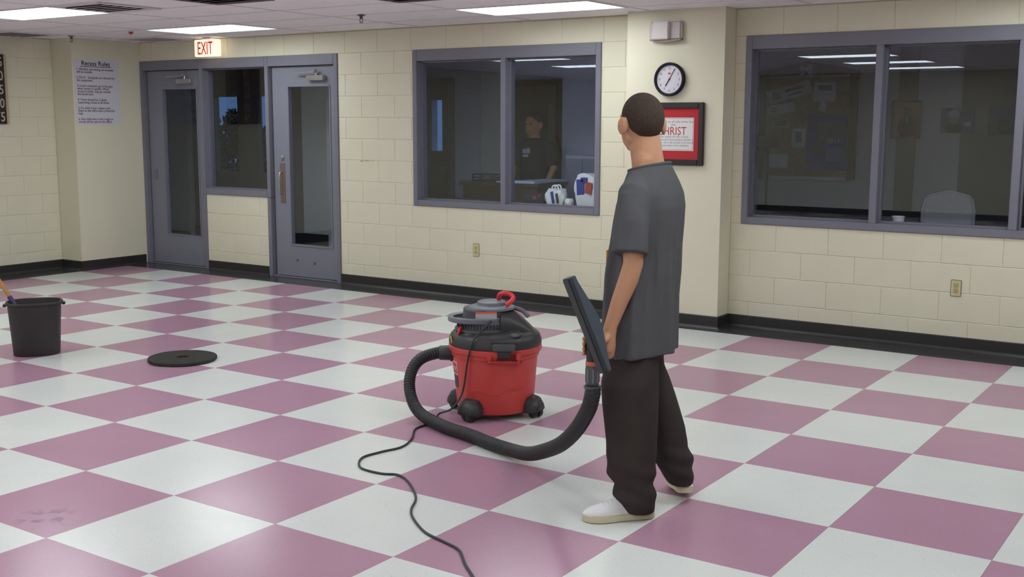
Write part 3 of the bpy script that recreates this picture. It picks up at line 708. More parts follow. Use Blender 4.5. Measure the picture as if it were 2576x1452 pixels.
# ================================================================= SIGNS AND WALL ITEMS
es = thing('exit_sign', 'lit white EXIT sign with red letters above the doors', 'exit sign', (-5.525, 5.05, 2.25))
M_exit = mat('exit_face', (250, 240, 214), 0.5, 0.3, emit=(255, 242, 220), estr=0.75); M_exitred = mat('exit_red', (222, 40, 30), 0.5, 0.3, emit=(235, 40, 30), estr=0.35)
MB().box(-0.165, 0.165, 0.0, 0.075, 0, 0.172).build('housing', M_exit, es, bevel=0.006)
MB().box(-0.07, 0.07, 0.01, 0.065, 0.171, 0.1898).build('canopy', M_lframe, es, bevel=0.004)
text('lettering', 'EXIT', 0.185, M_exitred, es, (0.0, -0.0008, 0.022), align='CENTER', sx=0.62, bold=0.0005, extrude=0.001)
# recess rules
rr = thing('rules_sign', 'white paper sign headed Recess Rules on the corner column', 'sign', (XC+0.0015, 4.64, 1.55))
RW, RH = 0.55, 0.685
MB().box(-0.001, 0.001, -RW/2, RW/2, 0, RH).build('sheet', M_paper, rr)
R2 = (PI/2, 0, PI/2)
text('heading', 'Recess Rules', 0.068, M_print_black, rr, (0.0016, -0.01, RH-0.068), R2, 'CENTER', bold=0.0008, extrude=0.0003)
MB().box(0.001, 0.0018, -0.20, 0.18, RH-0.083, RH-0.077).build('underline', M_print_black, rr)
body = ("1. Weather permitting, all recesses\nwill be outside.\n\n2. Pre K - 2nd grade are allowed on\nthe equipment.\n\n3. Lunch containers go in the gym\nwhen recess is outside. When\nrecess is inside, they go outside\nthe lunchroom.\n\n"
        "4. There should be 3 adults\nsupervising recess at all times.\n\n5. If a child is hurt, please send\nthem to the office with a friend for\nhelp.\n\n6. Any child who is too rough or\nunruly will be sent to the office.")
text('rules_text', body, 0.0345, M_print_black, rr, (0.0016, -RW/2+0.025, RH-0.118), R2, 'LEFT', extrude=0.0003, line=0.84, sx=0.93, bold=0.0003)
# number board
nb = thing('number_board', 'black number board with white numbers at the left edge', 'number board', (XL+0.001, 3.53, 1.555))
M_nb = mat('black_board', (48, 38, 40), 0.5, 0.3); M_nbw = mat('cream_digits', (196, 184, 160), 0.6, 0.2)
MB().box(0, 0.03, -0.27, 0.235, 0, 0.70).build('board', M_nb, nb)
MB().box(-0.0, 0.034, 0.235, 0.262, -0.0, 0.70).build('edge_strip', mat('board_edge', (186, 170, 140), 0.6, 0.2), nb, bevel=0.002)
for k in range(5):
    for c, nn in ((0, 15*(5-k)), (1, 15*(5-k)-1)):
        text('number', str(nn), 0.135, M_nbw, nb, (0.0305, 0.222-c*0.215, 0.025+k*0.138), R2, 'RIGHT', extrude=0.0004, sx=0.80, bold=0.0012)
# clock on the pilaster
ck = thing('wall_clock', 'round black rimmed wall clock on the pilaster', 'clock', (-0.171, 5.0, 1.915))
def ringy(mb, prof, n=48):
    mb.loft([[(r*math.cos(2*PI*k/n), y, r*math.sin(2*PI*k/n)) for k in range(n)] for r, y in prof], cap=True)
m = MB(); ringy(m, [(0.105, -0.002), (0.128, -0.004), (0.129, -0.03), (0.122, -0.04), (0.112, -0.038), (0.108, -0.028), (0.108, -0.020)]); m.build('rim', M_print_black, ck, smooth=True)
m = MB(); ringy(m, [(0.1075, -0.0205), (0.1075, -0.0225)]); m.build('face', mat('clock_face', (212, 208, 216), 0.5, 0.3), ck)
for h in range(1, 13):
    a = PI/2-h*PI/6
    text('numeral', str(h), 0.027, M_print_black, ck, (0.084*math.cos(a), -0.0228, 0.084*math.sin(a)-0.009), align='CENTER', extrude=0.0002, sx=0.8)
def hand(name, ang, L, wdt, m, y):
    d = Vector((math.sin(ang), 0, math.cos(ang))); s = Vector((d.z, 0, -d.x))
    MB().obox(d*(L/2-0.008), d*(L/2+0.008), s*wdt, Vector((0, 0.0006, 0))).build(name, m, ck, loc=(0, y, 0))
hand('minute_hand', 2*PI*5/60, 0.092, 0.0022, M_print_black, -0.025); hand('hour_hand', 2*PI*(7+5/60)/12, 0.06, 0.003, M_print_black, -0.0265)
m = MB(); ringy(m, [(0.006, -0.0235), (0.006, -0.028)], 16); m.build('pivot', M_print_black, ck)
m = MB(); ringy(m, [(0.016, -0.0226), (0.016, -0.0231)], 6); o = m.build('red_mark', mat('clock_red', (222, 70, 80), 0.5, 0.3), ck, loc=(0, 0, 0.045)); o.scale = (1, 1, 0.5)
# framed text
fp = thing('framed_poster', 'black framed poster with a red mat behind the head of the standing person', 'framed poster', (-0.133, 5.0, 1.257))
PWd, PHt = 0.52, 0.482; s = 0.045
f = MB(); f.box(-PWd/2, -PWd/2+s, -0.028, 0, 0, PHt); f.box(PWd/2-s, PWd/2, -0.028, 0, 0, PHt); f.box(-PWd/2+s, PWd/2-s, -0.028, 0, 0, s); f.box(-PWd/2+s, PWd/2-s, -0.028, 0, PHt-s, PHt)
f.build('frame', mat('black_frame', (46, 38, 38), 0.35, 0.5), fp, bevel=0.006)
MB().box(-PWd/2+s, PWd/2-s, -0.012, -0.002, s, PHt-s).build('red_mat', mat('red_mat', (184, 54, 60), 0.7, 0.2), fp)
MB().box(-0.174, 0.174, -0.0135, -0.012, 0.112, 0.366).build('sheet', mat('poster_sheet', (224, 222, 220), 0.6, 0.2), fp)
lm = MB(); 
for q in ((-0.168, 0.168, 0.357, 0.359), (-0.168, 0.168, 0.119, 0.121), (-0.168, -0.166, 0.121, 0.357), (0.166, 0.168, 0.121, 0.357)): lm.box(q[0], q[1], -0.014, -0.0135, q[2], q[3])
lm.build('border_line', mat('red_mat', (184, 54, 60)), fp)
M_gink = mat('soft_grey_ink', (128, 130, 138), 0.7, 0.2)
text('verse_text', 'Be it known to all who enter here\nthat', 0.0265, M_gink, fp, (0, -0.0137, 0.327), align='CENTER', extrude=0.0002, line=0.9, shear=0.2)
text('title_text', 'CHRIST', 0.088, mat('title_red', (186, 62, 60), 0.6, 0.2), fp, (-0.012, -0.0137, 0.234), align='CENTER', extrude=0.0002, sx=0.85)
text('verse_text', 'is the reason for this school,\nthe unseen but ever present teacher in\nits classes. He is the model of its faculty,\nthe inspiration of its students.', 0.0225, M_gink, fp, (0, -0.0137, 0.213), align='CENTER', extrude=0.0002, line=1.0, shear=0.2)
# emergency light box
el = thing('emergency_light', 'white emergency light box high on the pilaster above the clock', 'emergency light', (-0.21, 5.0, 2.205))
M_elw = mat('off_white_plastic', (216, 208, 206), 0.45, 0.3)
MB().box(-0.135, 0.14, -0.045, 0.0, 0.005, 0.15).build('housing', mat('beige_plastic', (196, 186, 184), 0.45, 0.3), el, bevel=0.012, seg=3)
MB().prism([(-0.10, 0.012), (0.045, 0.012), (0.045, 0.145), (-0.085, 0.145)], -0.075, -0.04).build('lens_cover', M_elw, el, bevel=0.006)
b = MB(); b.loft([[(-0.125+0.265*k/10, y, 0.004-0.014*math.sin(PI*k/10)+z) for k in range(11)]+[(-0.125+0.265*k/10, y, 0.012+z) for k in range(10, -1, -1)] for y, z in ((-0.05, 0), (0, 0))]); b.build('lower_lip', mat('tan_plastic', (150, 136, 124), 0.5, 0.3), el)
# outlets
def outlet(x, z, lab):
    t = thing('wall_outlet', lab, 'outlet', (x, YW, z), 0, 'wall outlets')
    MB().box(-0.036, 0.036, -0.006, 0, -0.058, 0.058).build('cover_plate', M_ivory, t, bevel=0.003)
    for dz in (-0.02, 0.02):
        r = MB().box(-0.016, 0.016, -0.008, -0.006, dz-0.014, dz+0.014).build('receptacle', mat('ivory_plastic_dark', (186, 176, 128), 0.4, 0.4), t, bevel=0.003)
        sl = MB(); sl.box(-0.008, -0.0055, -0.0084, -0.008, dz-0.004, dz+0.006); sl.box(0.0055, 0.008, -0.0084, -0.008, dz-0.004, dz+0.006); sl.box(-0.002, 0.002, -0.0084, -0.008, dz-0.011, dz-0.007)
        sl.build('slots', M_ventdark, r)
    m = MB(); ringy(m, [(0.003, -0.006), (0.003, -0.0075)], 12); m.build('screw', M_chrome, t)
outlet(-2.176, 0.44, 'ivory wall outlet below the office window'); outlet(1.978, 0.442, 'ivory wall outlet below the right window')

# ================================================================= BUCKET, MOP, BUFFING PAD
AZ = math.atan2(-0.55, -0.835)
bu = thing('bucket', 'black plastic bucket standing at the left edge', 'bucket', (-3.19, 1.45, 0), 0.95)
def squircle(rx, ry, e=0.8, n=40):
    out = []
    for k in range(n):
        a = 2*PI*k/n; c, s_ = math.cos(a), math.sin(a)
        out.append((rx*math.copysign(abs(c)**e, c), ry*math.copysign(abs(s_)**e, s_)))
    return out
rings = []
for rx, ry, z in ((0.138, 0.115, 0.004), (0.146, 0.122, 0.0), (0.150, 0.126, 0.006), (0.172, 0.142, 0.345), (0.182, 0.151, 0.35), (0.184, 0.153, 0.36), (0.180, 0.149, 0.368), (0.170, 0.140, 0.366), (0.165, 0.135, 0.34), (0.143, 0.118, 0.012)):
    rings.append([(x, y, z) for x, y in squircle(rx, ry)])
M_bucket = mat('bucket_black', (52, 48, 48), 0.5, 0.35, var=0.05, vscale=10)
MB().loft(rings).build('bucket_body', M_bucket, bu, smooth=True)
for sx in (-1, 1): MB().box(sx*0.186-0.012, sx*0.186+0.012, -0.03, 0.03, 0.335, 0.352).build('grip_lug', M_bucket, bu, bevel=0.004)
mp = thing('mop', 'wooden handled mop standing in the black bucket', 'mop', (-3.28, 1.42, 0.013))
A, Bp = Vector((0.06, 0.04, 0.10)), Vector((-0.62, -0.36, 1.42))
d = (Bp-A).normalized()
MB().tube([A+d*0.30, A+d*1.0, Bp], 0.0135, 14).build('handle', mat('mop_wood', (190, 140, 78), 0.5, 0.3, var=0.12, vscale=12), mp, smooth=True)
MB().tube([A+d*0.0, A+d*0.05, A+d*0.28, A+d*0.32, A+d*0.325], [0.03, 0.018, 0.0175, 0.0165, 0.014], 14).build('blue_socket', mat('blue_ferrule', (62, 52, 104), 0.45, 0.4), mp, smooth=True)
st = MB(); rn = random.Random(4)
for k in range(60):
    a = rn.uniform(0, 2*PI); r = rn.uniform(0.02, 0.085)
    st.tube(spline([A+Vector((0.012*math.cos(a), 0.012*math.sin(a), 0.0)), A+Vector((0.04*math.cos(a), 0.04*math.sin(a), 0.02)), Vector((0.06+r*math.cos(a), 0.03+r*0.8*math.sin(a), 0.03)), Vector((0.06+r*1.1*math.cos(a+0.3), 0.03+r*0.8*math.sin(a+0.3), 0.006))], 3), 0.004, 5)
o = st.build('strings', mat('mop_string', (150, 146, 138), 0.9, 0.1), mp, smooth=True); o['kind'] = 'stuff'
pd = thing('buffing_pad', 'round black floor buffing pad with a centre hole lying on the tiles', 'buffing pad', (-2.19, 1.87, 0))
M_pad = mat('black_fibre_pad', (62, 62, 58), 0.95, 0.1, var=0.3, vscale=120, bump=0.8, bscale=220)
n = 64; prof = [(0.041, 0.002), (0.218, 0.001), (0.224, 0.006), (0.225, 0.020), (0.219, 0.026), (0.045, 0.0262), (0.040, 0.022)]
rings = []
for k in range(n):
    a = 2*PI*k/n; q = 1+0.006*math.sin(7*a)+0.004*math.sin(17*a)
    rings.append([(r*q*math.cos(a), r*q*math.sin(a), z) for r, z in prof])
MB().loft(rings, closed=True).build('pad_disc', M_pad, pd, smooth=True)
cn = MB(); 
cn.loft([[(r*math.cos(2*PI*k/24), r*math.sin(2*PI*k/24), z) for k in range(24)] for r, z in ((0.039, 0.002), (0.039, 0.012), (0.036, 0.014))]); cn.build('centre_plug', mat('pad_plug', (40, 36, 38), 0.9, 0.1), pd)

# ================================================================= WET/DRY VACUUM
VO = (0.323, 1.935, 0.0); VR = 0.5962; VS = Vector((0.98, 0.98, 1.04))
va = thing('shop_vacuum', 'red and black wheeled shop vacuum with a coiled hose, beside the standing person', 'vacuum cleaner', VO, VR); va.scale = VS
def lat(name, prof, m, par=va, n=56, c=(0, 0, 0), sx=1, sy=1): return MB().lathe(prof, n, c, sx, sy).build(name, m, par, smooth=True)
drum = lat('drum', [(0.190, 0.030), (0.207, 0.034), (0.213, 0.045), (0.222, 0.14), (0.231, 0.25), (0.238, 0.315), (0.239, 0.322), (0.246, 0.324), (0.247, 0.345), (0.258, 0.348), (0.260, 0.352), (0.260, 0.372), (0.255, 0.376)], M_red)
# front carry pocket under the latch
pk = MB(); pk.box(-0.045, 0.145, -0.262, -0.20, 0.312, 0.326); pk.box(-0.045, -0.014, -0.262, -0.20, 0.326, 0.372); pk.box(0.114, 0.145, -0.262, -0.20, 0.326, 0.372)
pk.build('carry_grip', M_red, drum, bevel=0.008, seg=3)
MB().box(-0.013, 0.113, -0.246, -0.19, 0.327, 0.36).build('grip_recess', mat('shaded_red_plastic', (110, 34, 36), 0.5, 0.3), drum)  # shade inside the red pocket, put into a darker red
sm_ = MB(); sm_.tube([(0.2285*math.cos(a), 0.2285*math.sin(a), 0.155+0.01*math.sin(a*9)+0.05*max(0, (a+1.4))*0.9) for a in [-2.3+0.06*k for k in range(26)]], 0.0016, 6); sm_.build('moulded_line', M_red, drum, smooth=True)
lid = lat('lid', [(0.256, 0.3765), (0.259, 0.384), (0.259, 0.398), (0.255, 0.412), (0.249, 0.428), (0.236, 0.441), (0.205, 0.452), (0.178, 0.458)], M_blackpl)
# tall back hump that carries the motor
lat('motor_collar', [(0.172, 0.452), (0.170, 0.462), (0.160, 0.468), (0.158, 0.498), (0.152, 0.505)], M_dkgrey, lid, c=(-0.055, 0.0, 0))
hump = MB(); rg = []
for t_ in range(9):
    u = t_/8
    x = 0.03+0.21*u; hz = 0.575-0.15*u**1.6; hw = 0.150-0.075*u
    rg.append([(x, hw*math.cos(a), 0.43+(hz-0.43)*max(0, math.sin(a))**0.55) for a in [PI*k/14 for k in range(15)]]+[(x, -hw*0.7, 0.425), (x, 0, 0.424), (x, hw*0.7, 0.425)])
hump.loft(rg); hump.build('lid_shoulder', M_blackpl, lid, smooth=True)
for k in range(22):
    a = math.radians(196+k*6.6)
    MB().obox((-0.055+0.158*math.cos(a), 0.158*math.sin(a), 0.483), (0.004*math.cos(a), 0.004*math.sin(a), 0), (-0.0042*math.sin(a), 0.0042*math.cos(a), 0), (0, 0, 0.013)).build('vent_slot', M_ventdark, lid)
MB().obox((-0.235, -0.085, 0.41), (0.0025, -0.0010, 0), (0.006, 0.016, 0), (-0.004, 0.001, 0.017)).build('yellow_label', mat('yellow_label', (214, 196, 60), 0.5, 0.3), lid)
MB().obox((-0.19, -0.11, 0.462), (0.006, -0.004, 0.0), (0.009, 0.015, 0), (0.006, 0.003, 0.018)).build('red_knob', M_redh, lid, bevel=0.003)
# accessory port ring on the lid
pr_ = MB(); pr_.tube([(0.103+0.036*math.cos(2*PI*k/24), -0.188+0.024*math.sin(2*PI*k/24), 0.452+0.010*math.sin(2*PI*k/24)) for k in range(24)], 0.006, 8, closed=True); pr_.build('port_ring', M_blackpl, lid, smooth=True)
pr_ = MB(); pr_.loft([[(0.103+0.033*math.cos(2*PI*k/24), -0.188+0.021*math.sin(2*PI*k/24), z+0.010*math.sin(2*PI*k/24)) for k in range(24)] for z in (0.440, 0.451)]); pr_.build('port_cap', M_dkgrey, lid, smooth=True)
# front latch
lt = MB().box(-0.012, 0.112, -0.272, -0.235, 0.378, 0.418).build('latch', M_dkgrey, va, bevel=0.006, seg=3)
MB().box(0.015, 0.085, -0.268, -0.25, 0.345, 0.380).build('latch_hook', M_blackpl, lt, bevel=0.004)
MB().box(-0.02, 0.12, -0.262, -0.22, 0.416, 0.424).build('latch_hinge', M_blackpl, lt, bevel=0.002)
# motor head: grey housing with cord wrap ring
MC = (-0.045, 0.0, 0)
mh = lat('motor_housing', [(0.142, 0.50), (0.140, 0.515), (0.132, 0.552), (0.134, 0.556), (0.130, 0.566), (0.100, 0.572), (0.098, 0.573)], M_dkgrey, c=MC, sy=0.95)
lat('motor_top_cap', [(0.128, 0.561), (0.126, 0.572), (0.100, 0.580), (0.082, 0.582), (0.080, 0.596), (0.072, 0.600), (0.030, 0.601)], M_greypl, mh, c=(-0.02, 0, 0))
wr = MB(); wr.loft([[(-0.095+(0.150+dx)*math.cos(2*PI*k/48), -0.02+(0.128+dx)*math.sin(2*PI*k/48), z) for k in range(48)] for dx, z in ((0, 0.500), (0.016, 0.500), (0.019, 0.505), (0.019, 0.523), (0.015, 0.527), (0.0, 0.527), (-0.012, 0.522), (-0.012, 0.505))] + [], cap=False)
nv = len(wr.v); 
wr.f += [(7*48+k, 7*48+(k+1) % 48, (k+1) % 48, k) for k in range(48)]
wr.build('cord_wrap_ring', M_greypl, va, smooth=True)
MB().obox((-0.048, -0.138, 0.538), (0.058, 0.006, 0), (0, 0.0012, -0.0004), (0, 0.004, 0.013)).build('label_plate', mat('label_grey', (158, 158, 160), 0.5, 0.3), mh)
MB().obox((-0.048, -0.1335, 0.5555), (0.058, 0.006, 0), (0, 0.0014, -0.0004), (0, 0.0012, 0.004)).build('orange_strip', mat('label_orange', (216, 92, 56), 0.5, 0.3), mh)
sw = MB(); sw.tube(spline([(0.02, 0.03, 0.595), (0.022, 0.01, 0.628), (0.05, -0.005, 0.640), (0.085, -0.01, 0.632), (0.10, -0.03, 0.618), (0.082, -0.055, 0.600), (0.06, -0.06, 0.585)], 7), 0.0125, 12); sw.build('red_handle', M_redh, va, smooth=True)
tb = MB(); tb.tube(spline([(0.10, 0.02, 0.56), (0.15, 0.0, 0.548), (0.185, -0.02, 0.52)], 6), 0.012, 10); tb.build('grey_strut', M_greypl, va, smooth=True)
# drum labels
def drum_patch(name, a0, a1, z0, z1, m, off=0.0015, par=drum):
    def R(z): return 0.213+(z-0.045)/(0.315-0.045)*0.025+off
    q = MB(); n_ = 10; rg = []
    for k in range(n_+1):
        a = math.radians(a0+(a1-a0)*k/n_)
        rg.append([(R(z)*math.cos(a), R(z)*math.sin(a), z) for z in (z0, z1)]+[((R(z)-0.004)*math.cos(a), (R(z)-0.004)*math.sin(a), z) for z in (z1, z0)])
    q.loft(rg); return q.build(name, m, par)
drum_patch('red_white_label', 158, 207, 0.222, 0.292, mat('label_white', (220, 200, 200), 0.5, 0.3))
drum_patch('label_field', 159.5, 205.5, 0.228, 0.286, mat('label_red', (206, 60, 60), 0.5, 0.3), 0.0025)
for k, ch in enumerate('CRAFTSMAN'):
    a = math.radians(163+k*5.0); R_ = 0.2365
    t = text('label_letter', ch, 0.030, mat('label_white', (220, 200, 200)), drum, (R_*math.cos(a), R_*math.sin(a), 0.246), (PI/2, 0, a+PI/2), 'CENTER', extrude=0.0008, sx=0.8)
drum_patch('dark_label', 160, 206, 0.155, 0.220, mat('label_dark', (66, 62, 62), 0.5, 0.3))
# casters
for a in (-125, -25, 155, 65):
    ar = math.radians(a); c, s_ = math.cos(ar), math.sin(ar)
    R3 = Matrix.Rotation(ar, 3, 'Z')
    ft = MB(); rg = []
    for r, hw, z0, z1 in ((0.175, 0.055, 0.035, 0.10), (0.218, 0.070, 0.032, 0.116), (0.258, 0.068, 0.032, 0.104), (0.283, 0.050, 0.036, 0.070)):
        rg.append([R3 @ Vector(p) for p in ((r, -hw, z0), (r, hw, z0), (r, hw, z0+(z1-z0)*0.6), (r, hw*0.6, z1), (r, -hw*0.6, z1), (r, -hw, z0+(z1-z0)*0.6))])
    ft.loft(rg); cf = ft.build('caster_foot', M_blackpl, va, bevel=0.006, seg=2)
    wh = MB(); p = R3 @ Vector((0.248, 0.0, 0.0305)); ax = R3 @ Vector((0.35, 0.94, 0)).normalized()
    for sg in (-1, 1):
        wh.tube([p+ax*sg*0.007, p+ax*sg*0.012, p+ax*sg*0.029, p+ax*sg*0.034], [0.023, 0.0300, 0.0300, 0.022], 20)
    wh.build('wheel', M_blackpl, cf, smooth=True)
    ax2 = MB(); ax2.tube([p-ax*0.028, p+ax*0.028], 0.006, 10); ax2.tube([p, p+Vector((0, 0, 0.03))], 0.008, 10); ax2.build('axle', M_dkgrey, cf, smooth=True)
MB().box(-0.15, 0.15, -0.15, 0.15, 0.026, 0.032).build('underside', M_blackpl, va)

# hose: from the drum inlet, round over the floor and up to the hand-held cuff
def v2w(p): return Vector(VO)+Matrix.Rotation(VR, 3, 'Z') @ (Vector(p)*VS)
def w2v(p):
    q = Matrix.Rotation(-VR, 3, 'Z') @ (Vector(p)-Vector(VO)); return Vector((q.x/VS.x, q.y/VS.y, q.z/VS.z))
PO = Vector((1.80, 1.00, 0))
def p2w(p): return PO+Matrix.Rotation(VR, 3, 'Z') @ Vector(p)
hose_pts = [v2w((-0.240, 0.0, 0.325)), v2w((-0.30, -0.002, 0.325)), Vector((0.021, 1.694, 0.318)), Vector((-0.005, 1.640, 0.277)), Vector((-0.002, 1.594, 0.213)), Vector((0.025, 1.563, 0.144)), Vector((0.080, 1.535, 0.082)), Vector((0.170, 1.505, 0.045)), Vector((0.36, 1.434, 0.035)), Vector((0.55, 1.383, 0.035)), Vector((0.72, 1.325, 0.034)), Vector((0.90, 1.255, 0.045)), Vector((1.06, 1.14, 0.085)), Vector((1.215, 1.015, 0.151)), Vector((1.406, 0.865, 0.252)), Vector((1.55, 0.752, 0.365)), Vector((1.649, 0.673, 0.478)), p2w((-0.297, -0.23, 0.545)), p2w((-0.294, -0.23, 0.585))]
hp = spline(hose_pts, 26)
# resample evenly so that the ribs are regular
acc = [0.0]
for a, b in zip(hp, hp[1:]): acc.append(acc[-1]+(b-a).length)
Lh = acc[-1]; N = int(Lh/0.0036); res = []; j = 0
for k in range(N+1):
    sL = Lh*k/N
    while j < len(acc)-2 and acc[j+1] < sL: j += 1
    t_ = (sL-acc[j])/max(1e-9, acc[j+1]-acc[j]); res.append(hp[j].lerp(hp[j+1], t_))
hose = MB(); hose.tube([w2v(p) for p in res], [0.0312+0.0012*(1, 0.4, -1, 0.4)[k % 4] for k in range(N+1)], 18)
hose.build('hose', mat('black_hose', (40, 40, 41), 0.45, 0.4), va, smooth=False)
for p in va.children[-1].data.polygons: p.use_smooth = True
cf = MB(); cf.tube([(-0.225, 0, 0.322), (-0.25, 0, 0.322), (-0.252, 0, 0.322), (-0.31, -0.003, 0.322), (-0.314, -0.003, 0.322)], [0.046, 0.046, 0.04, 0.038, 0.034], 24); cf.build('inlet_cuff', M_blackpl, va, smooth=True)
# power cord
cp = [v2w((-0.02, -0.155, 0.515)), v2w((-0.07, -0.215, 0.478)), v2w((-0.115, -0.238, 0.43)), v2w((-0.135, -0.235, 0.37)), v2w((-0.15, -0.208, 0.30)), v2w((-0.165, -0.19, 0.20)), v2w((-0.185, -0.19, 0.13)), v2w((-0.235, -0.215, 0.07)), Vector((0.115, 1.70, 0.012)),
      Vector((0.16, 1.60, 0.0062)), Vector((0.185, 1.507, 0.0058)), Vector((0.192, 1.398, 0.0058)), (0.294, 1.242, 0.0058), (0.343, 1.104, 0.0058), (0.316, 0.987, 0.0058), (0.302, 0.873, 0.0058), (0.348, 0.788, 0.0058), (0.423, 0.729, 0.0058), (0.542, 0.724, 0.0058), (0.612, 0.751, 0.0058), (0.704, 0.71, 0.0058), (0.834, 0.6, 0.0058), (0.902, 0.522, 0.0058), (0.957, 0.427, 0.0058), (1.033, 0.347, 0.0058), (1.17, 0.252, 0.0058), (1.298, 0.212, 0.0058), (1.39, 0.177, 0.0058), (1.488, 0.082, 0.0058), (1.58, 0.005, 0.0058), (1.72, -0.12, 0.0058), (1.95, -0.28, 0.0058), (2.3, -0.4, 0.0058)]
cd = MB(); cd.tube([w2v(p) for p in spline(cp, 7)], 0.0052, 8); cd.build('power_cord', mat('black_cord', (48, 54, 54), 0.5, 0.4), va, smooth=True)

# floor nozzle on its cuff, held in the hand: local frame of the person
nz = thing('floor_nozzle', 'long dark grey vacuum floor nozzle held upright in the hand', 'nozzle', PO, VR)
M_noz = mat('slate_plastic', (74, 82, 92), 0.4, 0.4, var=0.04, vscale=14); M_nozd = mat('slate_plastic_dark', (50, 54, 58), 0.45, 0.4)
T_, B_ = Vector((-0.392, -0.305, 1.015)), Vector((-0.250, -0.30, 0.655))
ax = (T_-B_).normalized(); Lz = (T_-B_).length
out = Vector((-0.80, -0.50, -0.30)); out = (out-ax*out.dot(ax)).normalized()   # slot faces left and to the viewer
side = ax.cross(out)
def NZ(u, v_, w_): return (T_+B_)/2+ax*u+out*v_+side*w_
bl = MB(); bl.loft([[NZ(u*Lz/2, v_, w_) for u, w_ in ((-1, -k_), (1, -k_), (1, k_), (-1, k_))] for v_, k_ in ((0.024, 0.022), (0.010, 0.024), (0.0, 0.022))])
bl.build('slot_lip', M_nozd, nz, bevel=0.004)
rf = MB(); rg = []
for u in (-1.0, -0.85, -0.55, -0.28, -0.12, 0.12, 0.28, 0.55, 0.85, 1.0):
    hgt = 0.016+0.030*max(0, 1-abs(u)/0.9)**0.8; top = 0.016+0.012*max(0, 1-abs(u)*1.5)
    uu = u*Lz/2
    rg.append([NZ(uu, 0.012, -0.0225), NZ(uu, 0.012, 0.0225), NZ(uu, -hgt*0.55, 0.0215), NZ(uu, -hgt, top), NZ(uu, -hgt, -top), NZ(uu, -hgt*0.55, -0.0215)])
rf.loft(rg); rf.build('nozzle_body', M_noz, nz, bevel=0.003)
TA = Vector((-0.297, -0.23, 0))
nk = MB(); nk.tube(spline([NZ(-0.01, -0.012, 0.0), NZ(-0.025, -0.028, 0.003), TA+Vector((0.006, -0.02, 0.785)), TA+Vector((0, 0, 0.74)), TA+Vector((0, 0, 0.672))], 7), [0.011+0.0135*min(1, k/16) for k in range(29)], 22); nk.build('neck', M_nozd, nz, smooth=True)
MB().lathe([(0.0262, 0.664), (0.0275, 0.667), (0.0275, 0.677), (0.0262, 0.680)], 24, tuple(TA)).build('orange_ring', mat('orange_ring', (206, 108, 78), 0.5, 0.3), nz, smooth=True)
lc = MB(); lc.lathe([(0.0265, 0.664), (0.027, 0.66), (0.0255, 0.60), (0.024, 0.585), (0.0335, 0.584), (0.0335, 0.575), (0.03, 0.572)], 24, tuple(TA)); lc.build('hose_cuff', M_dkgrey, nz, smooth=True)
for k in range(8):
    a = k*PI/4; MB().obox(TA+Vector((0.026*math.cos(a), 0.026*math.sin(a), 0.625)), (0.002*math.cos(a), 0.002*math.sin(a), 0), (-0.003*math.sin(a), 0.003*math.cos(a), 0), (0, 0, 0.028)).build('grip_rib', M_greypl, nz, bevel=0.001)

# ================================================================= PEOPLE
M_skin = mat('skin', (194, 144, 112), 0.5, 0.35, var=0.05, vscale=14)
M_hair = mat('short_dark_hair', (68, 56, 48), 0.8, 0.2, var=0.25, vscale=90, bump=0.6, bscale=420)
M_shirt = mat('charcoal_shirt', (88, 88, 91), 0.9, 0.15, var=0.06, vscale=10, bump=0.25, bscale=350)
M_pants = mat('dark_brown_trousers', (62, 56, 54), 0.9, 0.15, var=0.10, vscale=12, bump=0.3, bscale=300)
M_shoe = mat('white_leather', (226, 224, 226), 0.5, 0.3, var=0.03, vscale=18); M_sole = mat('cream_rubber', (206, 196, 168), 0.6, 0.3, var=0.05, vscale=14)

